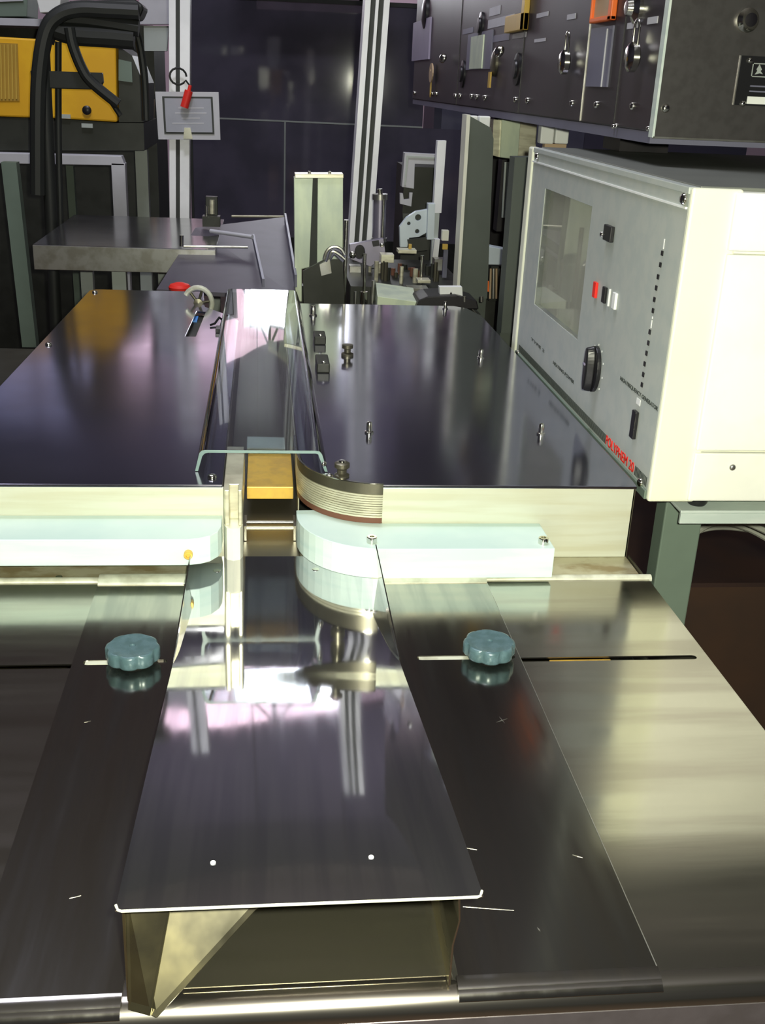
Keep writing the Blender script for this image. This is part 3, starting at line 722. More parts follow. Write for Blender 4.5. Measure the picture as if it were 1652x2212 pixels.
def prect(px, py, wy, hz, name, m, h=.003, bevel=0.0):
    y, z = yzp(px, py)
    return MB().box(HX - h, HX, y - wy / 2, y + wy / 2, z - hz / 2, z + hz / 2).build(name, m, hf, bevel=bevel)
k_ = prect(1319, 504, .033, .0215, 'square_switch', 'black', .006, .001)
y, z = pc(1309, 506); screw(hf, (HX - .006, y, z), (-1, 0, 0), .0038, 'dome', name='switch_pin')
for (px, py, m, nm) in ((1288, 626, 'red_led', 'red_button'), (1308, 637, 'black', 'black_button'), (1330, 650, 'white', 'white_button')):
    prect(px, py, .0135, .0225, nm, m, .004, .0008)
for (px, py, m) in ((1317, 643, 'white'),): prect(px, py, .002, .024, 'button_trim', m, .0025)
# rotary knob
y, z = pc(1287, 797)
mb = MB(); prof = []
for i in range(40):
    t = 2 * PI * i / 40; prof.append((.0195 + .0045 * math.cos(2 * t)) )
A = [Vector((HX, y + .025 * math.cos(2 * PI * i / 40), z + .034 * math.sin(2 * PI * i / 40))) for i in range(40)]
dial = MB().loft(A, [Vector((HX - .006, p.y, p.z)) for p in A]).build('dial_base', 'black', hf, bevel=.001)
B = [Vector((HX - .006, y + .0125 * math.copysign(abs(math.cos(2 * PI * i / 40)) ** .8, math.cos(2 * PI * i / 40)), z + .034 * math.sin(2 * PI * i / 40))) for i in range(40)]
MB().loft(B, [Vector((HX - .018, y + (p.y - y) * .6, z + (p.z - z) * .93)) for p in B]).build('dial_grip', 'black', dial, bevel=.002)
MB().box(HX - .0192, HX - .0178, y - .004, y + .004, z + .006, z + .0085).build('dial_mark', 'lilac', dial)
# tick marks round the dial
for k in range(9):
    a = math.radians(-130 + k * 32.5 + 90)
    yy, zz = y - .033 * math.cos(a), z + .036 * math.sin(a)
    MB().box(HX - .0006, HX, yy - .0012, yy + .0012, zz - .0012, zz + .0012).build('dial_dot', 'white', hf)
# column of square lamps
dots = [(1431, 547), (1427, 572), (1422, 598), (1418, 622), (1414, 647), (1411, 671), (1404, 717), (1401, 741), (1397, 763), (1393, 786), (1390, 809), (1387, 831)]
for px, py in dots: prect(px, py, .0058, .0058, 'level_lamp', 'black', .0012)
for px, py, h in ((1434, 527, .012), (1407, 700, .010), (1409, 686, .003)): prect(px, py, .0024, h, 'scale_print', 'white', .0006)
prect(1373, 917, .0145, .037, 'rocker_switch', 'black', .005, .001)
prect(1379, 868, .014, .008, 'switch_label', 'white', .0006)
def ptext(body, p0, p1, h, name, m):
    a = yzp(*p0); b = yzp(*p1)
    return text(body, name, m, hf, (HX - .0004, a[0], (a[1] + b[1]) / 2 - h / 2), (0, -1, 0), (0, 0, 1), abs(a[0] - b[0]), h)
ptext('HEATING POWER', (1195, 783), (1240, 826), .0052, 'panel_print', 'ink')
ptext('HIGH FREQUENCY GENERATOR', (1340, 818), (1421, 884), .0062, 'panel_print', 'ink')
ptext('TYPE 2', (1147, 733), (1176, 757), .0045, 'panel_print', 'ink')
# striped name band
za = yzp(1342, 962)[1]
red0 = yzp(1311, 934)[0]; red1 = yzp(1372, 989)[0]
text('POLYPHEM 20', 'name_print', 'red', hf, (HX - .0004, red0, HZ0 + .015), (0, -1, 0), (0, 0, 1), red0 - red1, .0135, .0004)
yy = pyf - .02
while yy > HY0 + .016:
    if not (red1 - .006 < yy < red0 + .004):
        MB().box(HX - .0006, HX, yy - .0011, yy + .0011, HZ0 + .015, HZ0 + .0275).build('band_stripe', 'ink', hf)
    yy -= .0048
for (x, y) in ((.565, 1.25), (.565, 1.9), (1.08, 1.25), (1.08, 1.9)):
    MB().lathe((x, y, HZ0 - .016), (0, 0, 1), [(.011, 0), (.013, .003), (.015, .0155), (.015, .020)], 20).build('rubber_foot', 'black', hf, smooth=True)
# stand below it
st = root('cabinet_stand', (.8, 1.6, 0), 'grey green steel stand carrying the cream generator cabinet', 'stand')
MB().box(.535, 1.2, 1.225, 2.0, HZ0 - .020, HZ0 - .016).build('shelf', 'alu', st, bevel=.0008)
MB().box(.535, 1.2, 1.225, 1.229, HZ0 - .034, HZ0 - .020).build('shelf_edge', 'alu', st)
MB().box(.545, .60, 1.30, 1.335, 0, HZ0 - .020).build('leg', 'leg_green', st, bevel=.002)
MB().box(.545, .60, 1.93, 1.965, 0, HZ0 - .020).build('leg', 'leg_green', st, bevel=.002)
MB().box(1.12, 1.17, 1.30, 1.335, 0, HZ0 - .020).build('leg', 'leg_green', st, bevel=.002)
MB().box(1.12, 1.17, 1.93, 1.965, 0, HZ0 - .020).build('leg', 'leg_green', st, bevel=.002)
MB().box(.485, .489, 1.33, 1.93, 0, HZ0 - .02).build('side_sheet', 'black_metal', st)
MB().box(.545, 1.17, 1.93, 1.95, .04, .5).build('back_sheet', 'floor', st)
cabs = [((1478, 1165), (1560, 1105), (1680, 1140), 1.50, .007), ((1478, 1185), (1560, 1128), (1690, 1185), 1.55, .006), ((1470, 1200), (1530, 1140), (1690, 1160), 1.6, .006), ((1465, 1190), (1545, 1118), (1690, 1168), 1.46, .005)]
for i, (a, b, c, Y, r) in enumerate(cabs):
    A, B, C = oY(*a, Y), oY(*b, Y + .02), oY(*c, Y)
    P = []
    for k in range(17):
        t = k / 16
        P.append(A * (1 - t) ** 2 + (B + (B - (A + C) / 2) * 1.0) * 2 * t * (1 - t) + C * t * t)
    lab = ['thick pale cable looping highest under the cabinet shelf', 'grey cable looping lowest under the cabinet shelf', 'grey cable looping rearmost under the cabinet shelf', 'thin pale cable looping foremost under the cabinet shelf'][i]
    tag(MB().tube(P, r).build('cable', 'cable', smooth=True), lab, 'cable', 'cables hanging below the cabinet')
# ================================================================== behind the machine
def pmat(pts, Y, depth, name, m, parent, bevel=0.0, holes=()):
    """slab standing at depth Y whose outline is given by picture points"""
    P = [oY(x, y, Y) for x, y in pts]
    H = [[(oY(x, y, Y).x, oY(x, y, Y).z) for x, y in h] for h in holes]
    return MB().prism([(p.x, p.z) for p in P], H, XZ(Y), Vector((0, depth, 0))).build(name, m, parent, bevel=bevel)
def pb(x0, y0, x1, y1, Y, depth, name, m, parent=None, bevel=0.0):
    mb = MB(); ybox(mb, x0, y0, x1, y1, Y, depth); return mb.build(name, m, parent, bevel=bevel)
def rod(p0, p1, Y, r, name, m, parent=None, Y2=None, seg=12):
    a = oY(*p0, Y); b = oY(*p1, Y if Y2 is None else Y2)
    return MB().cyl(a, b, r, seg=seg).build(name, m, parent, smooth=True)
def rt(name, px, py, Y, label, cat, group=None):
    return root(name, oY(px, py, Y), label, cat, group)

def profile(name, x0t, x1t, yt, x0b, x1b, yb, Y, z_bot, label, m='post', slots=(0.42,), depth=.08, extra=0.12):
    """aluminium profile post with recessed grooves, slightly out of plumb as it stands"""
    tl, tr, bl, br = oY(x0t, yt, Y), oY(x1t, yt, Y), oY(x0b, yb, Y), oY(x1b, yb, Y)
    w_ = ((tr.x - tl.x) + (br.x - bl.x)) / 2
    ct, cb = (tl + tr) / 2, (bl + br) / 2
    k = (ct.x - cb.x) / (ct.z - cb.z)
    r = root(name, (cb.x, Y, z_bot), label, 'post')
    zt = ct.z + extra
    def X(z): return cb.x + k * (z - cb.z)
    g = .007
    pl_ = [(-w_ / 2, 0)]
    for s_ in slots:
        c = -w_ / 2 + w_ * s_
        pl_ += [(c - g, 0), (c - g, .012), (c + g, .012), (c + g, 0)]
    pl_ += [(w_ / 2, 0), (w_ / 2, depth), (-w_ / 2, depth)]
    MB().loft([Vector((X(z_bot) + x, Y + y, z_bot)) for x, y in pl_], [Vector((X(zt) + x, Y + y, zt)) for x, y in pl_]).build('profile', m, r)
    for s_ in slots:
        c = -w_ / 2 + w_ * s_
        MB().loft([Vector((X(z_bot) + c + x, Y + .0115 + y, z_bot)) for x, y in ((-g, 0), (g, 0), (g, .001), (-g, .001))],
                  [Vector((X(zt) + c + x, Y + .0115 + y, zt)) for x, y in ((-g, 0), (g, 0), (g, .001), (-g, .001))]).build('slot_lining', 'groove', r)
    return r
profile('aluminium_post', 364, 411, 0, 367, 408, 470, 3.95, 0, 'left aluminium profile post carrying the small framed notice')
profile('aluminium_post', 787, 844, 0, 757, 803, 500, 3.2, 0.90, 'right bright aluminium profile post in front of the dark guard glass', slots=(.33, .66))
pst = root('white_corner_post', oY(950, 300, 3.0), 'slim white post right of the small arch frame', 'post')
pmat([(945, 304), (964, 304), (953, 460), (936, 460)], 3.0, .03, 'upper_length', 'post', pst)
pmat([(939, 517), (950, 517), (946, 556), (934, 556)], 2.98, .02, 'lower_block', 'post', pst)
MB().box(oY(943, 460, 3.0).x - .008, oY(943, 460, 3.0).x + .008, 3.0, 3.02, .976, oY(943, 460, 3.0).z).build('lower_length', 'post_mid', pst)

# dark guard glass standing across the hall
GY = 9.0
ga = oY(405, 0, GY); gb = oY(905, 300, GY)
gz1 = 2.00
tgl = root('guard_screen', (0.1, GY, 0), 'tall dark tinted guard screen spanning behind the machine', 'screen')
yaw = Matrix.Rotation(math.radians(-4.75), 4, 'Z')
def gpt(x, y, z):
    v = yaw @ Vector((x - .12, y, z)); return Vector((v.x + .12, GY + v.y, v.z))
def gbox(x0, x1, y0, y1, z0, z1, name, m):
    mb = MB(); mb.loft([gpt(x0, y0, z0), gpt(x1, y0, z0), gpt(x1, y1, z0), gpt(x0, y1, z0)], [gpt(x0, y0, z1), gpt(x1, y0, z1), gpt(x1, y1, z1), gpt(x0, y1, z1)])
    return mb.build(name, m, tgl)
zr = oY(650, 265, GY).z
gx0 = oY(410, 100, GY).x; gx1 = oY(905, 100, GY).x + .05; gxm = oY(615, 350, GY).x
gbox(gx0, gx1, 0, .006, zr + .012, gz1, 'glass_panel', 'tinted')
gbox(gx0, gxm - .006, 0, .006, .25, zr, 'glass_panel', 'tinted')
gbox(gxm + .006, gx1 + .5, 0, .006, .25, zr, 'glass_panel', 'tinted')
gbox(gx0, gx1, -.006, .010, zr, zr + .012, 'cross_rail', 'post_mid')
gbox(gxm - .006, gxm + .006, -.006, .010, .25, zr, 'upright', 'post_mid')
gbox(gx0 - .02, gx0, -.01, .02, 0, gz1, 'upright', 'groove')
gbox(gx0, gx1, -.01, .02, gz1, gz1 + .03, 'top_rail', 'groove')
gbox(gx0, gx1 + .5, -.01, .02, 0, .25, 'kick_rail', 'dark_machine')
for x in (505, 515, 540, 470):
    q = oY(x, 100, GY); gbox(q.x - .004, q.x + .004, .03, .04, zr + .02, gz1, 'strut', 'post_mid')
dkc = root('dark_cabinet', (2.0, 9.0, 0), 'dark equipment cabinet in the gloom right of the guard screen', 'cabinet')
MB().box(gx1 + .10, 4.0, 9.0, 9.6, 0, 2.02).build('body', 'wall_dark', dkc)
MB().box(gx1 + .16, 2.6, 8.99, 9.0, .5, 1.7).build('door', 'slate', dkc)
dkl = root('dark_cabinet', (-1.4, 5.4, 0), 'tall dark cabinet far left behind the yellow panel', 'cabinet')
MB().box(-2.6, -.52, 5.6, 6.2, 0, 1.66).build('body', 'dark_machine', dkl)
MB().box(-1.75, -1.70, 5.59, 5.6, .3, 1.5).build('door_edge', 'leg_green', dkl)

# framed notice with red marker on the left post
nt_ = rt('framed_notice', 405, 300, 3.90, 'small grey framed notice hung on the left aluminium post', 'notice')
pmat([(335, 198), (472, 199), (476, 302), (342, 301)], 3.925, .012, 'frame', 'frame_white', nt_)
pmat([(350, 208), (459, 209), (463, 290), (355, 289)], 3.922, .004, 'border', 'groove', nt_)
pmat([(355, 212), (455, 213), (459, 286), (359, 285)], 3.919, .004, 'paper', 'paper', nt_)
for k, (a, b) in enumerate(((385, 440), (378, 446), (392, 432), (372, 440))):
    yy0 = 232 + k * 11; pmat([(a, yy0), (b, yy0), (b, yy0 + 2.5), (a, yy0 + 2.5)], 3.9185, .001, 'printed_line', 'frame_white', nt_)
pmat([(398, 276), (411, 276), (416, 300), (396, 300)], 3.912, .008, 'clip', 'chrome', nt_)
rm = rt('red_marker', 402, 232, 3.9, 'red marker pen hanging over the framed notice top', 'marker')
rod((398, 232), (408, 196), 3.905, .014, 'barrel', 'red', rm)
rod((408, 196), (411, 184), 3.905, .006, 'tip', 'red', rm)
chn = rt('wire_loop', 390, 170, 3.9, 'thin dark wire loop tied round the left post above the notice', 'wire')
c = oY(385, 165, 3.935)
MB().tube([c + Vector((.028 * math.cos(t), -.008, .026 * math.sin(t))) for t in [2 * PI * i / 14 for i in range(14)]] + [c + Vector((.04, -.01, -.03)), oY(410, 195, 3.92)], .0035, 6).build('loop', 'hose', chn, smooth=True)

# far side table and sloped feeder behind the left plate
ft = root('far_table', (-.35, 3.4, 0), 'low dull steel side table standing beyond the left cover plate', 'table')
zf = .993
MB().box(-.641, -.136, 3.12, 3.83, zf - .004, zf).build('table_top', 'far_table', ft, bevel=.001)
MB().box(-.641, -.136, 3.115, 3.12, zf - .068, zf - .001).build('front_apron', 'steel', ft, bevel=.001)
for x, y in ((-.42, 3.2), (-.34, 3.75), (-.60, 3.75), (-.17, 3.75)): MB().box(x - .02, x + .02, y, y + .04, 0, zf - .005).build('leg', 'post_mid', ft)
fd = root('sloped_feeder', (0, 3.0, 0), 'dark sloping steel feeder bed leading away from the clear tunnel', 'conveyor')
L0, L1, L2, L3 = oZ(338, 625, .955), oZ(422, 492, 1.0), oZ(618, 468, 1.0), oZ(640, 640, .955)
MB().loft([L0, L3, L2, L1], [p - Vector((0, 0, .01)) for p in (L0, L3, L2, L1)]).build('bed', 'conveyor', fd)
s0, s1 = oZ(566, 620, .975), oZ(545, 520, 1.0)
s2, s3 = oZ(614, 480, 1.0), oZ(636, 620, .975)
MB().loft([s3, s3 + Vector((.006, 0, 0)), s2 + Vector((.006, 0, 0)), s2], [p + Vector((0, 0, .03)) for p in (s3, s3 + Vector((.006, 0, 0)), s2 + Vector((.006, 0, 0)), s2)]).build('side_rail', 'slate', fd)
MB().loft([s0, s0 + Vector((.006, 0, 0)), s1 + Vector((.006, 0, 0)), s1], [p + Vector((0, 0, .02)) for p in (s0, s0 + Vector((.006, 0, 0)), s1 + Vector((.006, 0, 0)), s1)]).build('side_rail', 'slate', fd)
MB().cyl(oZ(455, 499, 1.02), oZ(545, 512, 1.02), .006).build('cross_bar', 'frame_white', fd, smooth=True)
MB().cyl(oZ(395, 532, 1.0), oZ(535, 534, 1.0), .004).build('cross_bar', 'steel', fd, smooth=True)
MB().cyl(oZ(500, 467, 1.0), oZ(612, 468, 1.0), .004).build('rear_bar', 'collar', fd, smooth=True)
MB().box(-.01, .06, 2.75, 3.05, 0, .955).build('support', 'dark_machine', fd)
pn = rt('upright_pin', 392, 530, 3.0, 'short bright pin standing at the near corner of the far table', 'pin')
rod((392, 532), (392, 508), 3.05, .006, 'pin', 'chrome', pn)
fx = rt('guide_fixture', 450, 480, 3.5, 'small dark clamp fixture with bright screws behind the feeder', 'fixture')
pb(444, 425, 470, 470, 3.55, .03, 'body', 'dark_machine', fx, .002)
rod((446, 465), (446, 445), 3.54, .006, 'screw', 'chrome', fx); rod((447, 482), (447, 472), 3.54, .005, 'screw', 'chrome', fx)
rod((458, 462), (458, 432), 3.545, .008, 'sleeve', 'collar', fx)
pb(437, 468, 475, 490, 3.50, .05, 'base', 'dark_machine', fx)

# pale green-white column with a dark groove
co = rt('slotted_column', 690, 650, 2.75, 'pale slotted column standing right of the clear tunnel end', 'column')
pmat([(635, 384), (676, 384), (668, 578), (652, 582), (652, 652), (637, 652)], 2.75, .05, 'left_half', 'column', co, .002)
pmat([(672, 384), (690, 384), (686, 600), (668, 600)], 2.775, .02, 'groove', 'groove', co)
pmat([(686, 384), (741, 382), (740, 640), (684, 640)], 2.75, .05, 'right_half', 'column', co, .002)
pmat([(637, 376), (742, 376), (742, 385), (637, 385)], 2.745, .06, 'top_cap', 'collar', co, .001)
for x in (668, 712): rod((x, 377), (x, 370), 2.76, .004, 'cap_screw', 'chrome', co)
MB().box(oY(640, 640, 2.75).x, oY(740, 640, 2.75).x, 2.76, 2.80, 0, .96).build('foot', 'dark_machine', co)
dw = rt('dark_side_guard', 690, 640, 2.55, 'dark sheet guard standing in front of the pale column foot', 'guard')
pmat([(654, 586), (700, 562), (740, 560), (744, 660), (656, 665)], 2.60, .012, 'sheet', 'dark_machine', dw)
pmat([(690, 572), (712, 560), (716, 590), (694, 596)], 2.585, .014, 'block', 'steel', dw)
tb_ = rt('air_hoses', 728, 560, 2.62, 'small bunch of looped air hoses at the pale column foot', 'hoses')
for k in range(4):
    P = [oY(700 + 42 * t + 4 * math.sin(6 * t + k), 575 - 22 * math.sin(PI * t) - k * 5 - 10 * t, 2.60 - .01 * k) for t in [i / 10 for i in range(11)]]
    MB().tube(P, .0035, 6).build('hose', 'steel' if k % 2 else 'slate', tb_, smooth=True)

# assorted mechanism between the column and the dark upright
def one_rod(p0, p1, Y, r, m, label, sleeve=None):
    o = rt('guide_rod', p1[0], p1[1], Y, label, 'rod', 'upright rods of the rear mechanism')
    rod(p0, p1, Y, r, 'shaft', m, o)
    if sleeve: rod(sleeve[0], sleeve[1], Y, r * 2.3, 'sleeve', 'chrome', o)
    return o
one_rod((748, 475), (742, 672), 2.62, .0055, 'chrome', 'tallest thin bright rod just right of the pale column')
one_rod((788, 548), (785, 664), 2.60, .0040, 'chrome', 'bright rod with thick white sleeve at its foot', ((786, 630), (786, 656)))
one_rod((807, 606), (803, 668), 2.60, .0050, 'steel', 'short dull rod just right of the sleeved rod')
one_rod((868, 576), (865, 628), 2.75, .0050, 'collar', 'pale rod rising behind the small white block')
one_rod((912, 552), (909, 612), 2.75, .0045, 'chrome', 'bright rod left of the dark upright, rightmost rod')
one_rod((768, 630), (767, 668), 2.58, .0030, 'steel', 'thinnest short rod between the tall rod and the sleeved rod')
cyl_ = rt('air_cylinder', 820, 520, 2.95, 'slim purple tinted air cylinder standing beside the right post', 'cylinder')
rod((821, 430), (819, 516), 2.95, .018, 'barrel', 'purple_steel', cyl_)
rod((821, 419), (821, 431), 2.95, .021, 'end_cap', 'steel', cyl_); rod((819, 514), (819, 522), 2.95, .021, 'end_cap', 'steel', cyl_)
rod((820, 408), (821, 420), 2.95, .007, 'piston', 'chrome', cyl_)
rod((829, 430), (825, 516), 2.93, .004, 'tie_rod', 'chrome', cyl_)
mp_ = rt('motor_plate', 790, 560, 2.85, 'purple tinted plate with round dark bore below the cylinder', 'plate')
bore = [(777 + 11 * math.cos(2 * PI * i / 16), 545 + 16 * math.sin(2 * PI * i / 16)) for i in range(16)]
pmat([(755, 528), (828, 515), (834, 556), (800, 576), (757, 560)], 2.85, .02, 'plate', 'purple_steel', mp_, .001, [bore])
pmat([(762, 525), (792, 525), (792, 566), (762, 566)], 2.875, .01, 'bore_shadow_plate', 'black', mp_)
q = oY(762, 550, 2.84); screw(mp_, q, (0, -1, 0), .010, 'dome')
q = oY(825, 529, 2.84); screw(mp_, q, (0, -1, 0), .006, 'dome')
pmat([(803, 521), (818, 519), (820, 531), (806, 533)], 2.845, .004, 'slot_cover', 'black', mp_)
br_ = rt('bored_bracket', 890, 530, 2.95, 'pale blue angled bracket with round holes left of the white post', 'bracket')
H = lambda x, y, r: [(x + r * math.cos(2 * PI * i / 12), y + r * 1.05 * math.sin(2 * PI * i / 12)) for i in range(12)]
pmat([(864, 534), (863, 490), (878, 470), (898, 457), (926, 452), (926, 500), (905, 512), (884, 514), (880, 534)], 2.95, .02, 'plate', 'bracket', br_, .001, [H(903, 470, 6.5), H(883, 483, 3.6), H(901, 500, 4.5)])
pmat([(870, 462), (918, 462), (918, 508), (870, 508)], 2.975, .006, 'backing', 'dark_machine', br_)
pmat([(925, 440), (940, 440), (937, 518), (922, 518)], 2.93, .03, 'side_plate', 'bracket', br_, .001)
pmat([(880, 518), (925, 512), (925, 540), (885, 545)], 2.94, .03, 'block', 'dark_machine', br_)
af = rt('arch_frame', 905, 400, 3.25, 'small pale square arch frame against the dark background', 'frame')
pmat([(874, 330), (946, 334), (946, 356), (896, 354), (894, 408), (868, 404)], 3.25, .04, 'bend', 'frame_white', af, .001)
pmat([(878, 336), (946, 340), (946, 343), (882, 340), (876, 400), (873, 400)], 3.247, .004, 'edge_line', 'post_mid', af)
pmat([(864, 418), (870, 418), (872, 432), (884, 430), (884, 416), (891, 416), (888, 446), (864, 440)], 3.25, .02, 'lower_clip', 'frame_white', af)
MB().box(oY(870, 440, 3.3).x, oY(950, 440, 3.3).x, 3.3, 3.5, .5, oY(880, 360, 3.3).z).build('rear_box', 'dark_machine', af)
# dark mechanism bed with comb of pins
md = root('mechanism_bed', (.42, 2.9, 0), 'dark greenish mechanism bed crowded with pins behind the right plate', 'machine')
a = oY(742, 585, 2.95); b = oY(985, 660, 2.95)
MB().box(a.x, b.x - .02, 2.69, 3.15, .0, .975).build('bed', 'dark_machine', md)
MB().box(a.x, a.x + .075, 2.56, 2.69, .0, .93).build('front_step', 'dark_machine', md)
for i in range(22):
    px = 800 + i * 7 + random.uniform(-2, 2); py = random.uniform(562, 590); Yq = random.uniform(2.75, 3.0)
    p = oY(px, py, Yq)
    MB().cyl((p.x, Yq, .97), (p.x, Yq, p.z), random.uniform(.004, .008), seg=8).build('pin', random.choice(['dark_machine', 'dark_edge', 'brown', 'dark_machine', 'collar']), md, smooth=True)
for (x0, y0, x1, y1, Y, m) in ((823, 550, 851, 568, 2.8, 'collar'), (755, 575, 780, 592, 2.9, 'steel'), (860, 540, 900, 548, 2.8, 'collar'), (902, 605, 930, 612, 2.7, 'collar'), (880, 622, 925, 630, 2.62, 'steel'), (938, 560, 962, 585, 2.9, 'steel')):
    pb(x0, y0, x1, y1, Y, .04, 'small_block', m, md, .001)
sw = rt('orange_sensor', 960, 535, 2.8, 'tiny orange sensor clipped left of the dark upright', 'sensor')
pb(956, 528, 967, 539, 2.8, .01, 'body', 'amber', sw); pb(955, 498, 969, 520, 2.81, .02, 'bracket', 'white_plastic', sw)
pb(957, 540, 966, 600, 2.82, .01, 'stem', 'slate', sw)
sw2 = rt('orange_sensor', 886, 533, 2.8, 'tiny orange sensor tip under the bored bracket', 'sensor')
pb(883, 528, 889, 538, 2.8, .01, 'body', 'amber', sw2)
wb = rt('white_cover_box', 860, 655, 2.50, 'low cream topped box just behind the right plate edge', 'box')
a = oY(815, 640, 2.46); b = oY(900, 662, 2.46)
A = [Vector((a.x, 2.46, b.z - .02)), Vector((b.x, 2.46, b.z - .02)), Vector((b.x, 2.46, oY(900, 652, 2.46).z)), Vector((a.x, 2.46, oY(817, 640, 2.46).z))]
MB().loft(A, [p + Vector((0.012, .16, .004)) for p in A]).build('body', 'column', wb, bevel=.001)
MB().box(a.x, b.x, 2.47, 2.6, 0, b.z - .02).build('pedestal', 'dark_machine', wb)
db = rt('dark_motor_cover', 960, 655, 2.45, 'rounded dark cover with small white tag behind the right plate', 'cover')
pmat([(898, 664), (905, 648), (925, 640), (985, 638), (1030, 650), (1034, 668), (900, 668)], 2.44, .10, 'cover', 'black_metal', db, .004)
H2 = [(969, 640), (974, 630), (979, 640)]
pmat([(949, 620), (998, 620), (999, 639), (979, 639), (974, 630), (969, 639), (950, 637)], 2.46, .02, 'white_tag', 'white', db)
for x in (1003, 1040): rod((x, 652), (x, 640), 2.42, .004, 'screw', 'steel', db)
MB().box(oY(900, 660, 2.5).x, oY(1030, 660, 2.5).x, 2.45, 2.5, 0, .96).build('support', 'dark_machine', db)

# dark upright columns left of the generator
uc = rt('dark_upright', 1025, 640, 2.62, 'dark grey green upright column with a bright left edge', 'column')
pmat([(1012, 249), (1060, 276), (1066, 300), (1052, 645), (990, 645)], 2.62, .05, 'web', 'dark_col', uc)
pmat([(1008, 248), (1016, 248), (992, 632), (986, 632)], 2.612, .06, 'bright_edge', 'white_plastic', uc)
MB().box(oY(990, 640, 2.62).x, oY(1052, 640, 2.62).x, 2.63, 2.66, 0, oY(1000, 640, 2.62).z).build('lower_web', 'dark_col', uc)
uc2 = rt('grey_upright', 1110, 640, 2.5, 'grey upright partly hidden by the generator cabinet corner', 'column')
pmat([(1112, 340), (1160, 340), (1140, 720), (1082, 720)], 2.30, .05, 'web', 'dark_col', uc2)
MB().box(oY(1084, 700, 2.3).x, oY(1140, 700, 2.3).x, 2.31, 2.35, 0, oY(1084, 700, 2.3).z).build('lower_web', 'dark_col', uc2)
pmat([(1085, 345), (1112, 345), (1094, 500), (1072, 500)], 3.0, .05, 'dark_back', 'black_metal', uc2)
for x in (1092, 1098): rod((x, 350), (x - 6, 470), 2.9, .004, 'tube', 'post_mid', uc2)
tc_ = rt('cream_trunking', 1100, 300, 2.9, 'short cream trunking under the black control rack', 'trunking')
pmat([(1084, 258), (1124, 262), (1118, 345), (1080, 340)], 2.9, .05, 'cover', 'column', tc_, .001)
pmat([(1066, 258), (1084, 260), (1080, 340), (1062, 335)], 2.91, .05, 'side', 'collar', tc_)
pmat([(1124, 262), (1160, 268), (1155, 340), (1118, 345)], 2.91, .05, 'side', 'collar', tc_)
for nm, pieces, lab in (('connector', [(1015, 250, 1032, 279), (1035, 251, 1059, 279)], 'pair of bright white connector blocks atop the dark upright'),
                        ('connector', [(1168, 268, 1197, 311), (1200, 269, 1229, 311)], 'larger pair of bright white connector blocks above the generator corner')):
    x0, y0, x1, y1 = pieces[0]; CYY = 2.63 if x0 < 1100 else 2.45
    cn = rt('connector_pair', (x0 + x1) / 2, y1, CYY, lab, 'connector', 'white connector pairs under the rack')
    for (x0, y0, x1, y1) in pieces: pb(x0, y0, x1, y1, CYY, .03, 'block', 'white', cn, .003)
    pb(pieces[0][0] + 8, pieces[0][3], pieces[1][2] - 6, pieces[0][3] + 12, CYY + .01, .02, 'base', 'tan', cn)
    if x0 > 1100:
        q = oY(1200, 322, CYY); MB().box(q.x - .02, q.x + .02, CYY + .012, CYY + .028, 0, q.z).build('support_bar', 'dark_col', cn)
tr_ = rt('terminal_box', 1075, 555, 2.85, 'pale square terminal box between the two dark uprights', 'box')
pmat([(1056, 532), (1098, 540), (1096, 573), (1052, 572)], 2.85, .05, 'body', 'bracket', tr_, .002)
pmat([(1048, 608), (1056, 608), (1056, 630), (1048, 630)], 2.84, .01, 'orange_tag', 'orange', tr_)
pb(1058, 575, 1092, 650, 2.9, .06, 'wiring_block', 'dark_machine', tr_)
for k in range(5): rod((1060 + k * 6, 580), (1058 + k * 7, 645), 2.88, .003, 'wire', random.choice(['collar', 'tan', 'steel']), tr_, seg=6)
MB().box(oY(1056, 572, 2.85).x, oY(1096, 572, 2.85).x, 2.96, 3.0, 0, oY(1075, 560, 2.85).z).build('stand', 'dark_machine', tr_)

# ------------------------------------------------------------------ black control rack overhead on the right
RX = .56; RY0 = 1.602; RY1 = 4.30; RZ = 1.402
rk = root('control_rack', (RX, 2.9, RZ), 'long black control rack with padlocks, keys and labels above the generator', 'rack')
MB().box(RX, RX + .35, RY0, RY1, RZ, 2.25).build('casing', 'rack', rk, bevel=.003)
MB().box(RX + .002, RX + .34, RY0, RY1, RZ - .016, RZ).build('bottom_rail', 'slate', rk)
def rq(px, py, x=RX): 
    q = oX(px, py, x); return q
def rbox(x0, y0, x1, y1, name, m, h=.004, parent=None, bevel=0.0):
    a = rq(x0, y0); b = rq(x1, y1)
    return MB().box(RX - h, RX, min(a.y, b.y), max(a.y, b.y), min(a.z, b.z), max(a.z, b.z)).build(name, m, parent or rk, bevel=bevel)
# panel joints
for px in (1256, 1330, 1120, 985):
    q = rq(px, 230); MB().box(RX - .0015, RX, q.y - .001, q.y + .001, RZ + .002, 2.2).build('panel_joint', 'steel' if px == 1256 else 'black', rk)
for px, py in ((896, 201), (934, 203), (943, 203), (984, 207), (994, 207), (1019, 208), (1030, 209), (1048, 211), (1114, 215), (1140, 217), (1236, 223), (1289, 226), (1367, 229)):
    q = rq(px, py); screw(rk, (RX, q.y, q.z), (-1, 0, 0), .0062 if px > 1200 else .0070 if px > 1100 else .008, 'dome')
for px, py in ((1325, 273), (1331, 272), (1400, 278)):
    q = rq(px, py); screw(rk, (RX, q.y, max(q.z, RZ - .012)), (-1, 0, 0), .004, 'dome')
rbox(896, 50, 928, 128, 'lilac_plate', 'lilac', .006)
q = rq(921, 28); MB().lathe((RX, q.y, q.z), (-1, 0, 0), [(.05, 0), (.05, .008), (.03, .014), (0, .016)], 20).build('dark_button', 'black', rk, smooth=True)
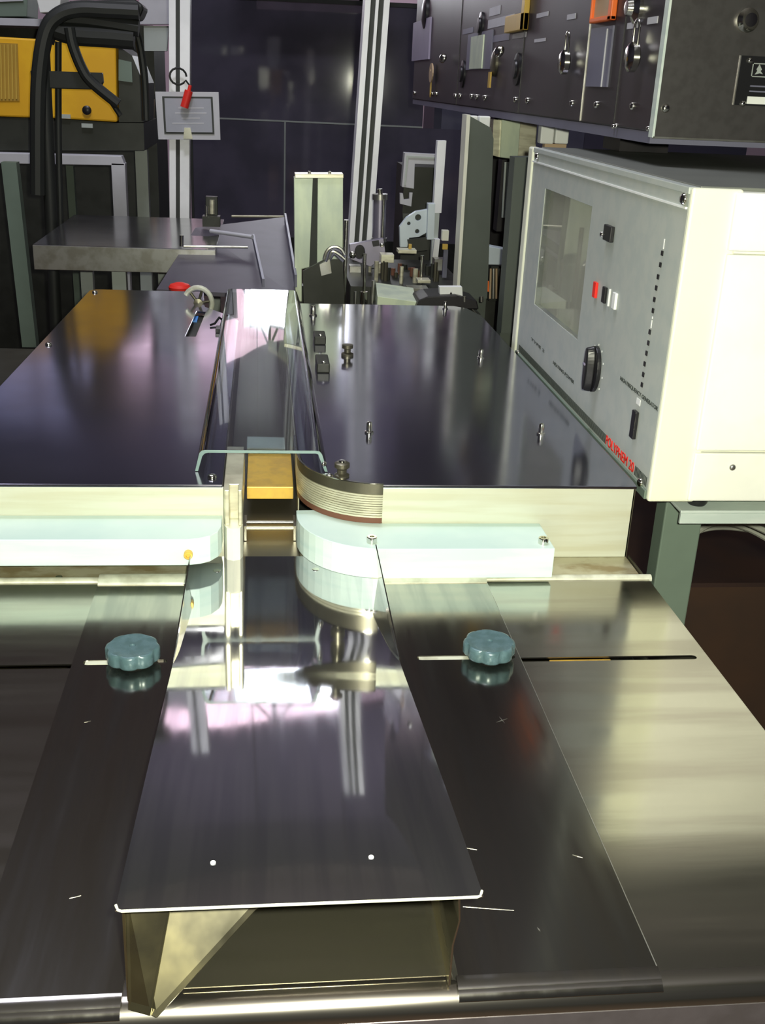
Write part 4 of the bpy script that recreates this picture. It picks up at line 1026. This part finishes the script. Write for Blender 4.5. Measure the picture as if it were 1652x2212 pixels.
def kf(px, py, w, h, name, m, t=.005): 
    q = rq(px, py); return MB().box(RX - t, RX, q.y - w / 2, q.y + w / 2, q.z - h / 2, q.z + h / 2).build(name, m, rk)
# orange framed window and grey label under it
a = rq(1289, 0); b = rq(1330, 46)
mb = MB(); yA, yB = a.y, b.y; zb = rq(1306, 48).z
mb.box(RX - .010, RX, yB, yA, zb, zb + .008); mb.box(RX - .010, RX, yB, yB + .018, zb, zb + .07); mb.box(RX - .010, RX, yA - .006, yA, zb, zb + .07); mb.box(RX - .010, RX, yB, yA, zb + .062, zb + .07)
mb.build('orange_frame', 'orange', rk, bevel=.002)
MB().box(RX - .004, RX, yB + .018, yA - .006, zb + .008, zb + .062).build('frame_card', 'tan', rk)
MB().box(RX - .006, RX - .004, (yA + yB) / 2 + .0, yA - .015, zb + .04, zb + .06).build('card_print', 'black', rk)
rbox(1281, 62, 1313, 188, 'slate_label', 'slate', .003)
q = rq(1317, 62); MB().box(RX - .005, RX, q.y - .001, q.y + .002, rq(1313, 188).z, q.z).build('label_edge', 'frame_white', rk)
# amber lamp frame, pale card, printed texts
a = rq(1105, 0); b = rq(1140, 70)
mb = MB(); zb = rq(1125, 68).z
mb.box(RX - .012, RX, b.y, b.y + .030, zb, zb + .20); mb.box(RX - .012, RX, b.y, a.y, zb, zb + .035)
mb.build('amber_frame', 'amber', rk, bevel=.002)
rbox(1013, 75, 1060, 149, 'pale_card', 'slate', .003)
q0 = rq(1022, 80); q1 = rq(1044, 148); MB().box(RX - .006, RX, q1.y, q0.y, q1.z, q0.z).build('card_strip', 'column', rk)
for (x0, y0, x1, y1) in ((1055, 44, 1110, 50), (1160, 30, 1184, 34), (1155, 85, 1178, 89), (1058, 18, 1080, 30), (1108, 74, 1136, 80), (1226, 32, 1243, 40), (1356, 50, 1378, 60), (1400, 38, 1420, 50), (1000, 64, 1022, 70), (1062, 78, 1100, 86)):
    rbox(x0, y0, x1, y1, 'printed_label', 'frame_white' if y0 not in (78, 64) else 'slate', .001)
# selector discs
for (px, py, r) in ((1040, 55, .032), (1000, 160, .036), (1118, 150, .034)):
    q = rq(px, py); MB().lathe((RX, q.y, q.z), (-1, 0, 0), [(r, 0), (r, .004), (r * .6, .006), (r * .55, .010), (0, .011)], 24).build('selector_disc', 'black', rk, smooth=True)
for (px, py) in ((972, 127), (1098, 113)):
    q = rq(px, py); screw(rk, (RX - .02, q.y, q.z), (-.8, -.5, .3), .014, 'dome', name='chrome_lock')
# padlocks hanging from the rack
for i, (px, py, s_) in enumerate(((1232, 135, 1.0), (1382, 124, 1.0))):
    q = rq(px, py)
    pd = root('padlock', (RX - .02, q.y, q.z), ['chrome padlock hanging on the rack left of the orange frame', 'chrome padlock hanging on the rack beside the grey box edge'][i], 'padlock', 'padlocks on the rack')
    MB().lathe((RX - .004, q.y, q.z), (-1, 0, 0), [(.016, 0), (.021, .003), (.021, .012), (.015, .016), (0, .017)], 24).build('body', 'chrome', pd, smooth=True)
    w_ = .012
    P = [Vector((RX - .010, q.y - w_, q.z + .012)), Vector((RX - .010, q.y - w_, q.z + .040))] + [Vector((RX - .010, q.y - w_ * math.cos(t), q.z + .040 + w_ * math.sin(t))) for t in [PI * k / 6 for k in range(1, 6)]] + [Vector((RX - .010, q.y + w_, q.z + .040)), Vector((RX - .010, q.y + w_, q.z + .012))]
    MB().tube(P, .0018, 8).build('shackle', 'chrome', pd, smooth=True)
q = rq(1380, 18); MB().lathe((RX, q.y, q.z), (-1, 0, 0), [(.022, 0), (.022, .006), (.012, .012), (.010, .02), (0, .021)], 24).build('chrome_button', 'chrome', rk, smooth=True)
# keys
def key(px, py, sc, m, label):
    q = rq(px, py); k = root('key', (RX - .012, q.y, q.z), label, 'key', 'keys left in the rack locks')
    o = circ(q.y, q.z, .040 * sc, 18, .030 * sc)
    o = [(y_, z_) for y_, z_ in o]
    MB().prism(o, [circ(q.y, q.z + .012 * sc, .008 * sc, 8)], YZ(RX - .014), Vector((.004, 0, 0))).build('bow', m, k)
    MB().prism([(q.y - .010 * sc, q.z - .024 * sc), (q.y + .010 * sc, q.z - .024 * sc), (q.y + .010 * sc, q.z - .065 * sc), (q.y, q.z - .075 * sc), (q.y - .010 * sc, q.z - .065 * sc)], [], YZ(RX - .013), Vector((.003, 0, 0))).build('blade', 'amber', k)
key(939, 158, 1.0, 'tan', 'brass key with round bow hanging at the rack far end')
q0 = rq(1069, 156); q1 = rq(1064, 190)
k = root('key', (RX - .01, q0.y, q1.z), 'slim amber key blade hanging under the pale card', 'key', 'keys left in the rack locks')
MB().box(RX - .014, RX - .010, q0.y - .012, q0.y + .012, q1.z, q0.z).build('blade', 'amber', k)
MB().lathe((RX, q0.y, q0.z + .02), (-1, 0, 0), [(.03, 0), (.03, .006), (.02, .010), (0, .011)], 16).build('lock', 'dark_edge', k, smooth=True)
# supports below the rack
for (x0, x1) in ((1345, 1432),):
    a = oY(x0, 300, 1.95); b = oY(x1, 330, 1.95); MB().box(.63, .72, 1.95, 2.05, HZ1 + .001, RZ - .016).build('rack_foot', 'black_metal', rk)
MB().box(.80, .88, 3.9, 3.98, 0, RZ - .016).build('rack_leg', 'black_metal', rk)
# grey brushed box bolted to the near end
bx = root('switch_box', (.8, 1.59, 1.39), 'brushed grey switch box at the near end of the black rack', 'box')
bz = oY(1410, 297, 1.585).z
MB().box(.560, 1.15, 1.585, 1.60, bz, 2.25).build('front_plate', 'front_box', bx, bevel=.0015)
MB().box(.558, .5615, 1.583, 1.600, bz, 2.25).build('bright_edge', 'alu', bx)
MB().box(.560, 1.15, 1.583, 1.5855, bz - .001, bz + .0015).build('bright_edge', 'steel', bx)
MB().box(.915, 1.15, 1.602, 1.95, bz + .004, 2.25).build('case', 'rack', bx)
q = oY(1437, 234, 1.585); screw(bx, q, (0, -1, 0), .0062, 'dome')
q = oY(1612, 44, 1.585); MB().lathe(q, (0, -1, 0), [(.016, 0), (.016, .006), (.011, .010), (.009, .016), (0, .017)], 28).build('round_lock', 'chrome', bx, smooth=True)
a = oY(1604, 120, 1.585); b = oY(1700, 232, 1.585)
MB().box(a.x - .003, b.x, 1.583, 1.585, b.z, a.z).build('name_plate', 'black', bx)
MB().box(a.x - .004, a.x - .0025, 1.5825, 1.585, b.z, a.z).build('plate_edge', 'steel', bx)
for px, py in ((1619, 131), (1604, 224)):
    q = oY(px, py, 1.583); screw(bx, q, (0, -1, 0), .0042, 'dome')
a = oY(1626, 136, 1.583); b = oY(1665, 168, 1.583)
mb = MB()
for (x0, x1, z0, z1) in ((a.x, b.x, a.z - .0012, a.z), (a.x, b.x, b.z, b.z + .0012), (a.x, a.x + .0012, b.z, a.z), (b.x - .0012, b.x, b.z, a.z)): mb.box(x0, x1, 1.5822, 1.583, z0, z1)
mb.build('logo_frame', 'post_mid', bx)
cxl, czl = a.x + .011, (a.z + b.z) / 2
MB().prism([(cxl - .006, czl - .006), (cxl - .003, czl - .001), (cxl - .0045, czl + .001), (cxl - .001, czl + .008), (cxl + .0035, czl + .001), (cxl + .002, czl - .001), (cxl + .006, czl - .005), (cxl + .001, czl - .004)], [], XZ(1.5822), Vector((0, .0008, 0))).build('logo_mark', 'post_mid', bx)
a = oY(1614, 208, 1.583); b = oY(1700, 228, 1.583)
MB().box(a.x, b.x, 1.5822, 1.583, b.z, a.z).build('white_field', 'white', bx)
a = oY(1620, 184, 1.583); 
for k in range(2): MB().box(a.x, a.x + .03, 1.5822, 1.583, a.z - .002 - k * .007, a.z - k * .007).build('plate_print', 'slate', bx)

# ------------------------------------------------------------------ left background: yellow panel, rack and black stand
YY = 4.2
yp = rt('yellow_panel', 120, 265, YY, 'bright yellow machine panel standing in the left background', 'panel')
pmat([(-60, 76), (250, 94), (253, 264), (130, 256), (-60, 250)], YY, .35, 'body', 'yellow', yp, .006)
pmat([(-10, 92), (38, 94), (42, 218), (-10, 218)], YY - .004, .006, 'grille', 'yellow_dark', yp)
for k in range(6): pmat([(-8 + k * 8, 96), (-5 + k * 8, 96), (-3 + k * 8, 214), (-6 + k * 8, 214)], YY - .008, .005, 'grille_bar', 'amber', yp)
q = oY(188, 238, YY); MB().lathe(q, (0, -1, 0), [(.016, 0), (.016, .01), (.01, .014), (0, .015)], 16).build('lock', 'black', yp, smooth=True)
bm_ = rt('machine_chassis', 130, 330, YY, 'dark machine chassis below the yellow panel', 'machine')
pmat([(-60, 251), (130, 257), (253, 265.5), (310, 266), (312, 325), (-60, 325)], YY + .01, .5, 'body', 'dark_machine', bm_)
pmat([(256, 100), (285, 120), (310, 180), (310, 264), (257, 264)], YY + .03, .4, 'end_cowl', 'dark_machine', bm_)
pmat([(256, 128), (284, 134), (286, 178), (256, 174)], YY + .02, .02, 'grey_label', 'leg_green', bm_)
for x, y in ((100, 248), (140, 252), (188, 272)): q = oY(x, y, YY); pb(x - 12, y - 5, x + 12, y + 4, YY - .006, .01, 'latch', 'post_mid', bm_)
wf = rt('pale_bench', 140, 600, 4.15, 'pale bench frame carrying the dark chassis and yellow panel', 'bench')
pmat([(-60, 329), (262, 337), (270, 358), (-60, 352)], 4.15, .06, 'front_rail', 'frame_white', wf, .002)
pmat([(0, 330), (262, 337), (300, 330), (60, 322)], 4.22, .5, 'shelf', 'dark_machine', wf) if False else None
q0 = oY(240, 358, 4.15); q1 = oY(270, 358, 4.15)
MB().box(q0.x, q1.x, 4.15, 4.20, 0, q0.z + .01).build('leg', 'frame_white', wf, bevel=.002)
q0 = oY(292, 340, 4.6); q1 = oY(318, 340, 4.6); MB().box(q0.x, q1.x, 4.6, 4.65, 0, q0.z + .03).build('leg', 'post_mid', wf)
q0 = oY(142, 360, 4.7); q1 = oY(158, 360, 4.7); MB().box(q0.x, q1.x, 4.7, 4.74, 0, q0.z + .03).build('leg', 'leg_green', wf)
q0 = oY(2, 350, 3.9); q1 = oY(30, 350, 3.9); q2 = oY(48, 750, 3.9); q3 = oY(72, 750, 3.9)
MB().loft([Vector((q2.x, 3.9, q2.z)), Vector((q2.x + .05, 3.9, q2.z)), Vector((q2.x + .05, 3.95, q2.z)), Vector((q2.x, 3.95, q2.z))],
          [Vector((q0.x, 3.9, q0.z)), Vector((q0.x + .05, 3.9, q0.z)), Vector((q0.x + .05, 3.95, q0.z)), Vector((q0.x, 3.95, q0.z))]).build('brace', 'leg_green', wf)
bs = rt('hose_stand', 95, 700, 3.6, 'black hose stand with drooping hoses in front of the yellow panel', 'stand')
SY = 3.6
q0 = oY(92, 80, SY); MB().cyl((oY(88, 400, SY).x, SY, 0), (q0.x, SY, q0.z), .020).build('pole', 'hose', bs, smooth=True)
pmat([(65, 152), (220, 157), (222, 178), (214, 194), (68, 190)], SY - .01, .03, 'cross_plate', 'hose', bs, .003)
def hose(pts, Y, r, name='hose'):
    P = [oY(x, y, Y) for x, y in pts]; Q = []
    for i in range(len(P) - 1):
        p0 = P[max(i - 1, 0)]; p1 = P[i]; p2 = P[i + 1]; p3 = P[min(i + 2, len(P) - 1)]
        for k in range(6):
            t = k / 6
            Q.append(.5 * ((2 * p1) + (p2 - p0) * t + (2 * p0 - 5 * p1 + 4 * p2 - p3) * t * t + (3 * p1 - p0 - 3 * p2 + p3) * t ** 3))
    Q.append(P[-1]); return MB().tube(Q, r, 10).build(name, 'hose', bs, smooth=True)
hose([(82, 420), (82, 250), (86, 150), (100, 70), (125, 35), (170, 20), (240, 22), (300, 25)], SY - .02, .024)
hose([(98, 90), (115, 45), (160, 40), (230, 48), (300, 60)], SY, .026)
hose([(150, 60), (158, 100), (178, 150), (200, 180), (255, 225)], SY - .03, .016)
hose([(205, 175), (230, 205), (260, 250)], SY - .02, .008)
hose([(126, 90), (126, 200), (127, 330), (132, 520)], SY + .05, .010)
hose([(280, 30), (300, 90), (312, 170), (316, 260)], SY + .1, .012)
hose([(110, 60), (160, 75), (230, 80), (290, 85)], SY, .030)
pmat([(130, 20), (150, 2), (290, -2), (312, 14), (300, 42), (140, 46)], SY, .14, 'hood', 'hose', bs, .01)
# pale bin and shelf high in the far left corner
sh = rt('wall_shelf', 60, 50, 5.3, 'pale wall shelf crossing the far upper left corner', 'shelf')
pmat([(-80, 36), (130, 42), (130, 58), (-80, 52)], 5.3, .3, 'board', 'frame_white', sh)
bn = rt('white_bin', 100, 30, 5.25, 'white plastic bin on the far upper left shelf', 'bin')
pmat([(75, -20), (134, -20), (128, 26), (86, 28)], 5.2, .2, 'body', 'white', bn, .004)
gb_ = rt('green_crate', 40, 30, 5.25, 'dull green crate left of the white bin', 'crate')
pmat([(-70, -20), (60, -20), (58, 36), (-70, 36)], 5.3, .25, 'body', 'leg_green', gb_, .004)
pmat([(-60, -10), (40, -12), (50, 2), (-60, 6)], 5.29, .01, 'rim', 'frame_white', gb_)
wpn = rt('wall_panel', 330, 60, 5.4, 'pale grey panel seen left of the left post top', 'panel')
pmat([(300, -60), (366, -60), (366, 52), (300, 52)], 5.4, .05, 'sheet', 'frame_white', wpn)
pmat([(310, 56), (364, 56), (360, 110), (312, 110)], 5.42, .05, 'lower_sheet', 'post_mid', wpn)
pmat([(318, 215), (332, 215), (330, 300), (320, 300)], 5.3, .05, 'beige_strip', 'tan', wpn)
